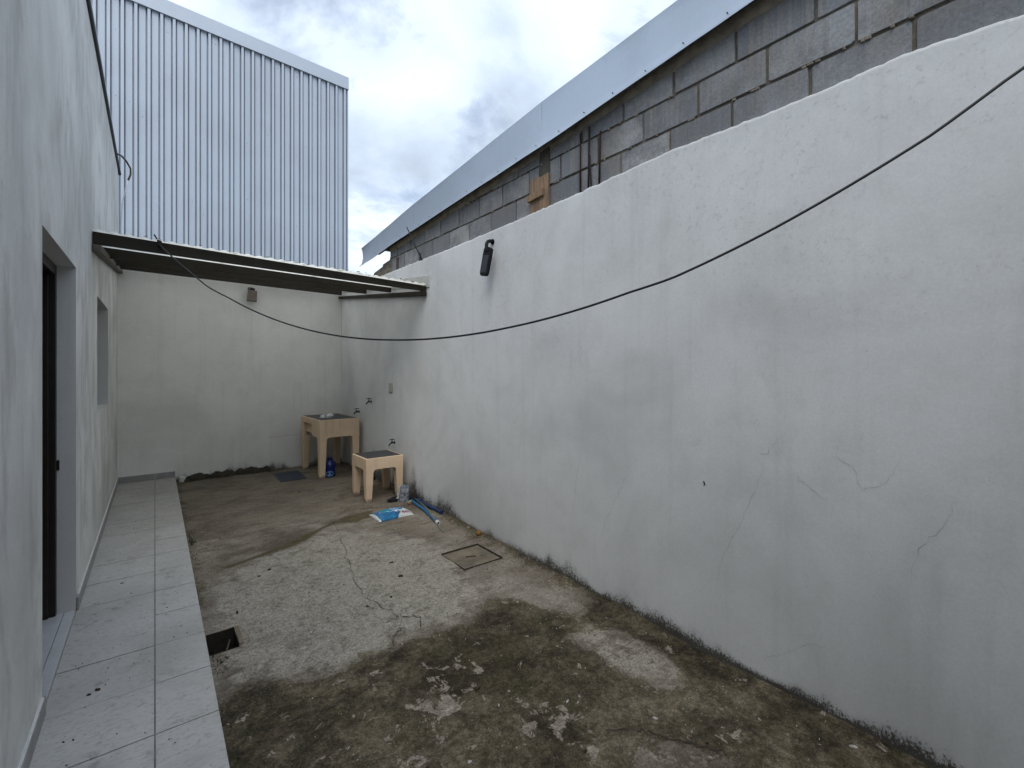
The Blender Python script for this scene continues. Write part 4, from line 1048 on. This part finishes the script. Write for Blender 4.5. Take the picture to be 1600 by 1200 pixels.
# blue jug with label
jx, jy = 1.995, 6.87; jz = G_z(jx, jy)
jug = empty('water_jug', (jx, jy, jz), R(20)); jug.scale = (1.3, 1.3, 0.95); tag(jug, 'deep blue plastic jug with pale round label under the tall sink', 'jug')
m = MB(); m.lathe([(0.050, 0), (0.060, 0.008), (0.061, 0.10), (0.056, 0.115), (0.060, 0.13), (0.060, 0.185), (0.045, 0.225), (0.024, 0.245), (0.022, 0.262)], seg=24); m.build('body', M_jug, jug, smooth=True)
m = MB(); m.lathe([(0.027, 0.258), (0.027, 0.285), (0.024, 0.289)], seg=16); m.build('cap', M_jug, jug, smooth=True)
m = MB(); m.tube([(0.05, 0.02, 0.19), (0.085, 0.03, 0.195), (0.092, 0.032, 0.15), (0.075, 0.027, 0.11), (0.05, 0.02, 0.10)], 0.010, 8); m.build('handle', M_jug, jug, smooth=True)
m = MB(); ns = 20; m.v.append((0, 0, 0))
pts = []
for k in range(ns):
    a = 2*math.pi*k/ns; u, w = 0.044*math.cos(a), 0.041*math.sin(a); th_ = u/0.0618-R(126); pts.append((0.0622*math.cos(th_), 0.0622*math.sin(th_), 0.054+w))
th_ = -R(126); m.v[0] = (0.0622*math.cos(th_), 0.0622*math.sin(th_), 0.054); m.v += pts
for k in range(ns): m.f.append((0, 1+k, 1+(k+1) % ns))
m.build('label', M_juglabel, jug, fix=False)
# tan handle piece of a broken bottle
tb = empty('tan_bottle', (2.10, 7.02, G_z(2.10, 7.02)), R(10)); tag(tb, 'small tan bottle with loop handle behind the blue jug', 'bottle')
m = MB(); m.lathe([(0.030, 0), (0.036, 0.006), (0.036, 0.07), (0.028, 0.095), (0.014, 0.115), (0.014, 0.13)], seg=16, sy=0.7); m.build('body', M_tan, tb, smooth=True)
m = MB(); m.tube([(-0.01, -0.02, 0.115), (-0.04, -0.03, 0.12), (-0.055, -0.03, 0.08), (-0.035, -0.02, 0.04)], 0.010, 8); m.build('handle', M_tan, tb, smooth=True)
o = blob('dark_rag', M_rag, (2.36, 6.28, G_z(2.36, 6.28)), (0.07, 0.055, 0.045), 12, 0.5, 2.5); tag(o, 'dark balled rag by the wall behind the low sink', 'rag')

# ------------------------------------------------------------------ detergent bag
def bag_mat():
    g = G('printed_bag', 0.32, spec=0.45); p = g.obj(); x, y, z = g.sep(p)
    n = g.noise(p, 14, 5, 0.6, 0.3); nn = g.math('MULTIPLY', g.math('SUBTRACT', n, 0.5), 0.05)
    c = g.mix(g.rng(n, 0.35, 0.7), (0.009, 0.155, 0.33), (0.006, 0.09, 0.23))
    def rect(x0, x1, y0, y1, s=0.006):
        a = g.math('MULTIPLY', g.rng(x, x0-s, x0+s), g.rng(x, x1-s, x1+s, 1, 0))
        return g.math('MULTIPLY', a, g.math('MULTIPLY', g.rng(y, y0-s, y0+s), g.rng(y, y1-s, y1+s, 1, 0)))
    c = g.mix(rect(-0.13, 0.0, -0.005, 0.075, 0.02), c, (0.01, 0.22, 0.33))
    c = g.mix(rect(-0.145, -0.105, 0.0, 0.03, 0.012), c, (0.10, 0.04, 0.30))
    c = g.mix(rect(-0.14, -0.118, 0.0, 0.012, 0.005), c, (0.55, 0.42, 0.68))
    c = g.mix(rect(-0.005, 0.048, 0.005, 0.075), c, (0.24, 0.34, 0.56))
    c = g.mix(rect(0.06, 0.075, 0.0, 0.085), c, (0.26, 0.42, 0.62))
    c = g.mix(rect(0.098, 0.125, 0.05, 0.10, 0.012), c, (0.10, 0.36, 0.66))
    # white lower corner and swoosh
    d = g.math('ADD', g.math('MULTIPLY', x, 1.0), g.math('MULTIPLY', y, -0.75))
    c = g.mix(g.rng(g.math('ADD', d, nn), 0.115, 0.122), c, (0.52, 0.54, 0.52))
    sw = g.math('ADD', y, g.math('MULTIPLY', x, 0.10))
    band = g.math('MULTIPLY', g.rng(sw, -0.035, -0.030), g.rng(sw, -0.020, -0.014, 1, 0))
    c = g.mix(g.math('MULTIPLY', band, g.rng(x, -0.11, -0.06)), c, (0.58, 0.66, 0.68))
    # blocky print, too small to read
    let = g.noise(g.map(p, (70, 22, 1)), 1.0, 1, 0.3)
    c = g.mix(g.math('MULTIPLY', rect(0.0, 0.165, -0.105, -0.06, 0.004), g.rng(let, 0.47, 0.52)), c, (0.03, 0.035, 0.09))
    c = g.mix(g.math('MULTIPLY', rect(0.085, 0.13, -0.115, -0.08, 0.004), g.rng(let, 0.47, 0.52, 1, 0)), c, (0.42, 0.13, 0.20))
    c = g.mix(g.math('MULTIPLY', rect(0.01, 0.085, -0.06, -0.025, 0.004), g.rng(let, 0.45, 0.5)), c, (0.55, 0.57, 0.60))
    c = g.mix(g.rng(x, -0.178, -0.172, 1, 0), c, (0.62, 0.66, 0.66))
    g.col(c); g.bump(n, 0.5, 0.012); g.bump(g.noise(p, 40, 4), 0.2, 0.004); return g
m = MB(); nx_, ny_2 = 40, 28; LB, WB = 0.385, 0.285
def bagz(u, v):
    e = (max(0, 1-abs(u)**2.6))**0.55*(max(0, 1-abs(v)**2.4))**0.6
    crease = 0.010*fbm(u*3.0, v*2.5, 0.3, 4, 6)+0.004*fbm(u*9, v*8, 1, 3, 2)
    return e*(0.052+1.3*crease)
for top in (1, 0):
    for j in range(ny_2+1):
        for i in range(nx_+1):
            u, v = 2*i/nx_-1, 2*j/ny_2-1
            pin = 1-0.10*(abs(u)**6)*0-0.05*(1-abs(u))**1.0
            x = u*LB/2+0.006*fbm(v*4, 2, 0, 3, 4)*abs(u); y = v*WB/2*pin+0.006*fbm(u*4, 7, 0, 3, 1)
            m.v.append((x, y, (bagz(u, v)+0.004) if top else 0.0025))
N1 = (nx_+1)*(ny_2+1)
for j in range(ny_2):
    for i in range(nx_):
        a = j*(nx_+1)+i; m.f += [(a, a+1, a+nx_+2, a+nx_+1), (N1+a, N1+a+nx_+1, N1+a+nx_+2, N1+a+1)]
ring_ = [i for i in range(nx_+1)]+[(j)*(nx_+1)+nx_ for j in range(1, ny_2+1)]+[ny_2*(nx_+1)+i for i in range(nx_-1, -1, -1)]+[j*(nx_+1) for j in range(ny_2-1, 0, -1)]
for a, b in zip(ring_, ring_[1:]+ring_[:1]): m.f.append((a, N1+a, N1+b, b))
bag = m.build('detergent_bag', bag_mat(), smooth=True); bag.location = (1.995, 4.665, G_z(1.995, 4.665)+0.001); bag.rotation_euler = (0, 0, R(1))
tag(bag, 'blue and white printed detergent bag lying flat on the concrete', 'bag')

# grey plastic pouch leaning at the low sink, black cloth and scraps
gx, gy = 2.325, 5.10; gzz = G_z(gx, gy)
gb = empty('grey_pouch', (gx, gy, gzz), R(-25)); gb.scale = (0.95, 0.95, 0.9); tag(gb, 'crumpled grey plastic pouch with pale edge leaning on the low sink leg', 'pouch')
m = MB(); nu, nv = 18, 18
for side in (0, 1):
    for j in range(nv+1):
        for i in range(nu+1):
            u, v = 2*i/nu-1, j/nv
            bulge = (max(0, 1-abs(u)**3))**0.6*(1-0.75*v)*0.045+0.003
            w_ = 0.072*(1-0.18*v); cr = 0.016*fbm(u*2.5, v*4, side*3, 4, 8)*(1-abs(u)**4)
            z = v*0.195+0.012*fbm(u*3, 1, 0, 3, 2)*v
            m.v.append((u*w_+0.02*v, (bulge+cr)*(-1 if side == 0 else 1)+0.05*v, max(0, z)))
N1 = (nu+1)*(nv+1)
for j in range(nv):
    for i in range(nu):
        a = j*(nu+1)+i; m.f += [(a, a+1, a+nu+2, a+nu+1), (N1+a, N1+a+nu+1, N1+a+nu+2, N1+a+1)]
m.build('body', M_greybag, gb, smooth=True, fix=False)
m = MB(); pts = []
for k in range(14):
    v = k/13; pts.append((-0.073*(1-0.18*v)+0.02*v-0.004+0.004*math.sin(k*2.1), 0.05*v-0.008, 0.004+v*0.205))
for k, p in enumerate(pts):
    m.v += [(p[0]-0.012, p[1]-0.008, p[2]), (p[0]+0.014, p[1]-0.024, p[2])]
    if k: m.f.append((2*k-2, 2*k-1, 2*k+1, 2*k))
o = m.build('sealed_edge', M_greyedge, gb, fix=False); sdm = o.modifiers.new('thick', 'SOLIDIFY'); sdm.thickness = 0.005
o = blob('black_cloth', M_rag, (2.27, 5.17, G_z(2.27, 5.17)), (0.11, 0.06, 0.028), 14, 0.45, 2.2); tag(o, 'flat black cloth on the floor under the grey pouch', 'cloth')
o = blob('black_sack', M_rag, (2.425, 5.03, G_z(2.42, 5.03)+0.0), (0.045, 0.07, 0.05), 16, 0.5, 2.4); tag(o, 'crumpled black sack between the grey pouch and the boundary wall', 'sack')
o = blob('yellow_scrap', simple('yellow_scrap', (0.25, 0.24, 0.14), 0.7, scale=50), (2.335, 4.955, G_z(2.335, 4.955)), (0.030, 0.022, 0.022), 18, 0.5, 3, 2, smooth=False); tag(o, 'small yellowish scrap beside the light blue pipe end', 'scrap')
o = blob('red_scrap', simple('red_scrap', (0.12, 0.055, 0.05), 0.7, scale=50), (2.33, 4.905, G_z(2.33, 4.905)), (0.05, 0.016, 0.012), 19, 0.4, 3, 2, smooth=False); tag(o, 'dull red strip of litter in front of the yellowish scrap', 'scrap')

# pipes lying by the wall
def lie(pts, r, lift=0.0): return [(x, y, G_z(x, y)+r+lift+0.001) for x, y in pts]
pp = empty('water_pipe', (2.3, 4.6, 0)); tag(pp, 'light blue plastic pipe with white open end lying beside the wall', 'pipe')
def ppb(name, mb, mat, par=pp, **k):
    o = mb.build(name, mat, None, **k); o.parent = par; o.matrix_parent_inverse = Matrix.Translation(-par.location)
A, B = Vector((2.40, 5.07)), Vector((2.245, 4.12))
mid = A+(B-A)*0.55+Vector((0.008, 0))
q = lie([A, A+(B-A)*0.3, mid, B], 0.0165); m = MB(); m.tube(q, 0.0165, 14); ppb('tube', m, M_pipe, smooth=False)
e = Vector(q[-1]); d = (Vector(q[-1])-Vector(q[-2])).normalized()
m = MB(); m.tube([e-d*0.015, e+d*0.030], 0.0195, 16); ppb('end_collar', m, M_white)
m = MB(); m.tube([e+d*0.0302, e+d*0.0315], 0.011, 12); ppb('bore_shade_disc', m, M_crack)  # dark disc on the closed end, standing for the shade inside the pipe
p2 = empty('navy_pipe', (2.4, 4.7, 0)); tag(p2, 'darker navy blue plastic pipe lying against the foot of the wall', 'pipe')
m = MB(); m.tube(lie([(2.445, 5.02), (2.43, 4.75), (2.425, 4.36)], 0.02), 0.020, 14); ppb('tube', m, M_pipe2, p2)
m = MB(); m.tube(lie([(2.443, 4.98), (2.436, 4.86)], 0.02), 0.0245, 14); ppb('coupling', m, M_pipe2, p2)
m = MB(); m.tube(lie([(2.41, 4.98), (2.36, 4.62), (2.30, 4.40), (2.255, 4.24), (2.225, 4.08), (2.195, 3.98), (2.188, 3.88)], 0.006, 0.0), 0.006, 7)
hs = m.build('thin_hose', simple('faded_green_hose', (0.17, 0.20, 0.15), 0.6, scale=20), smooth=True)
for v in hs.data.vertices:
    if v.co.y > 4.15: v.co.z += 0.034*sst(4.12, 4.3, v.co.y)
tag(hs, 'thin faded hose lying along and past the light blue pipe', 'hose')
o = blob('orange_fruit', M_orange, (2.415, 3.63, G_z(2.415, 3.63)+0.004), (0.026, 0.025, 0.027), 22, 0.08, 2); tag(o, 'small withered orange fruit at the foot of the boundary wall', 'fruit')
# grating in front of the end wall
gt = empty('drain_grate', (1.545, 7.24, G_z(1.545, 7.24)+0.004), R(-2)); tag(gt, 'slate blue floor grating beside the tall sink', 'grate')
m = MB(); m.box(-0.17, 0.17, -0.29, -0.272, 0, 0.010); m.box(-0.17, 0.17, 0.272, 0.29, 0, 0.010); m.box(-0.17, -0.152, -0.271, 0.271, 0, 0.010); m.box(0.152, 0.17, -0.271, 0.271, 0, 0.010); m.build('frame', M_grate, gt)
bm_ = MB().box(-0.151, 0.151, -0.011, 0.011, 0.0, 0.008).mesh('bar'); bm_.materials.append(M_grate.m)
for k in range(18):
    o = link('bar', bm_, None, gt); o.location = (0, -0.255+k*0.03, 0)

# ------------------------------------------------------------------ sagging cable across the yard
S_ = Vector((0.025, 4.79)); E_ = Vector((2.468, -0.3)); L_ = (E_-S_).length
cp = np.array([0.1275, -0.6672, 2.6437]); m = MB(); pts = []
kink = [(0, 0), (0.45, -0.002), (0.68, -0.014), (0.93, 0.003), (2.5, 0.011), (3.24, 0.006), (3.85, -0.004), (4.03, -0.018), (4.4, -0.013), (4.9, 0.0), (5.1, 0.025), (L_, 0.03)]
for i in range(121):
    s_ = L_*i/120; p = S_+(E_-S_)*(s_/L_)
    pts.append((p.x, p.y, float(np.polyval(cp, s_))+interp(kink, s_)))
m.tube(pts, 0.0052, 8)
tag(m.build('hanging_cable', M_cable, smooth=True), 'black cable sagging across the yard from the canopy to the boundary wall', 'cable')
m = MB()
for k in range(4): m.tube([(S_.x+0.009*math.cos(a/8*2*math.pi)+k*0.003, 4.792+0.0*a, 2.655+0.03*math.sin(a/8*2*math.pi)) for a in range(9)], 0.004, 6, caps=False)
m.tube([(S_.x-0.03, 4.786, 2.715), (S_.x, 4.78, 2.66), (S_.x+0.02, 4.784, 2.60)], 0.006, 6)
tag(m.build('cable_tie', M_cable, smooth=True), 'black wire lashing that ties the sagging cable to the canopy beam', 'tie')

# ------------------------------------------------------------------ small litter on slab and tiles
def litter(name, mat, spots, label, kind):
    m = MB(); rr = random.Random(len(spots)*7+3)
    for (x, y, s) in spots:
        z = (TZ+0.001 if x < XP else G_z(x, y)+0.0015); a = rr.random()*6.28; n = rr.randint(5, 7); bi = len(m.v)
        ax = Vector((math.cos(a), math.sin(a))); bx = Vector((-ax.y, ax.x)); el = rr.uniform(0.3, 0.75)
        ring = []
        for k in range(n):
            t = 2*math.pi*k/n; r_ = s*(0.6+0.6*rr.random()); q = ax*math.cos(t)*r_+bx*math.sin(t)*r_*el
            ring.append((x+q.x, y+q.y))
        hgt = s*0.25*(1+rr.random()) if kind else 0.002+s*0.15
        m.v += [(p[0], p[1], z) for p in ring]+[(x+(p[0]-x)*0.8, y+(p[1]-y)*0.8, z+hgt*(0.5+rr.random())) for p in ring]
        m.f.append(tuple(bi+n+k for k in range(n)))
        for k in range(n): m.f.append((bi+k, bi+(k+1) % n, bi+n+(k+1) % n, bi+n+k))
    tag(m.build(name, mat), label, 'litter', kind='stuff')
rr = random.Random(77)
light = [(1.98, 0.78, 0.016), (1.83, 1.28, 0.013), (2.02, 1.06, 0.010), (2.20, 0.98, 0.012), (2.36, 0.66, 0.018), (1.30, 1.78, 0.012), (1.40, 1.83, 0.010), (1.58, 1.60, 0.012), (1.62, 1.57, 0.008),
         (0.80, 2.97, 0.016), (0.74, 2.93, 0.013), (0.80, 3.34, 0.014), (0.60, 3.72, 0.010), (0.98, 3.30, 0.016), (0.52, 3.44, 0.012), (1.2, 3.28, 0.014), (0.98, 1.55, 0.022), (1.02, 1.60, 0.016), (0.90, 1.62, 0.014)]
light += [(rr.uniform(0.3, 2.4), rr.uniform(0.6, 5.5), rr.uniform(0.002, 0.006)) for _ in range(230)]
litter('paint_chips', M_chip, light, 'pale paint and mortar chips scattered over the concrete slab', 0)
dark = [(1.28, 1.93, 0.02), (1.47, 3.28, 0.020), (1.52, 3.55, 0.022), (1.30, 3.05, 0.016), (1.44, 1.35, 0.014), (0.42, 3.43, 0.022), (2.17, 3.62, 0.012), (1.12, 3.02, 0.015), (0.7, 3.98, 0.018), (0.62, 3.9, 0.014)]
dark += [(rr.uniform(0.3, 2.4), rr.uniform(0.6, 7.0), rr.uniform(0.003, 0.009)) for _ in range(200)]
dark += [(rr.gauss(2.40, 0.04), rr.uniform(0.4, 6.5), rr.uniform(0.003, 0.010)) for _ in range(160)]
dark = [(min(x, 2.455), y, s) for x, y, s in dark if not (HOLE[0]-.02 < x < HOLE[1]+.02 and HOLE[2]-.02 < y < HOLE[3]+.02)]
litter('grit', M_leaf, dark, 'dark grit and leaf crumbs scattered over the concrete slab', 1)
tl = [(-0.21, 2.88, 0.014), (-0.24, 2.86, 0.010), (-0.31, 2.36, 0.010), (-0.29, 2.56, 0.008), (-0.26, 2.55, 0.007), (-0.18, 4.2, 0.010), (0.06, 3.6, 0.006), (-0.2, 2.12, 0.008)]
tl += [(rr.uniform(XL+0.03, XP-0.02), rr.uniform(1.2, 7.7), rr.uniform(0.0015, 0.005)) for _ in range(150)]
litter('dry_crumbs', M_leaf, tl, 'dry leaf crumbs scattered over the tiled path', 0)
# low weeds in the joint between slab and path
m = MB()
for (cx_, cy_, n, hgt) in ((0.245, 5.02, 30, 0.05), (0.25, 5.15, 14, 0.04), (0.25, 2.96, 22, 0.03), (0.27, 2.88, 12, 0.025), (0.24, 2.5, 14, 0.03), (0.24, 4.6, 10, 0.03), (0.25, 2.2, 16, 0.03)):
    for k in range(n):
        x, y = cx_+abs(rr.gauss(0, 0.025)), cy_+rr.gauss(0, 0.06); z = G_z(x, y); a = rr.random()*6.28; l = hgt*(0.25+0.45*rr.random())
        dx, dy = math.cos(a)*l*0.6, math.sin(a)*l*0.6; w = 0.0025; bi = len(m.v)
        m.v += [(x-w*math.sin(a), y+w*math.cos(a), z), (x+w*math.sin(a), y-w*math.cos(a), z), (x+dx*0.6+w*math.sin(a), y+dy*0.6-w*math.cos(a), z+l*0.7), (x+dx, y+dy, z+l*0.75), (x+dx*0.6-w*math.sin(a), y+dy*0.6+w*math.cos(a), z+l*0.7)]
        m.f.append((bi, bi+1, bi+2, bi+3, bi+4))
tag(m.build('weeds', M_weed, fix=False), 'low green weeds sprouting along the edge of the tiled path', 'weeds', kind='stuff')
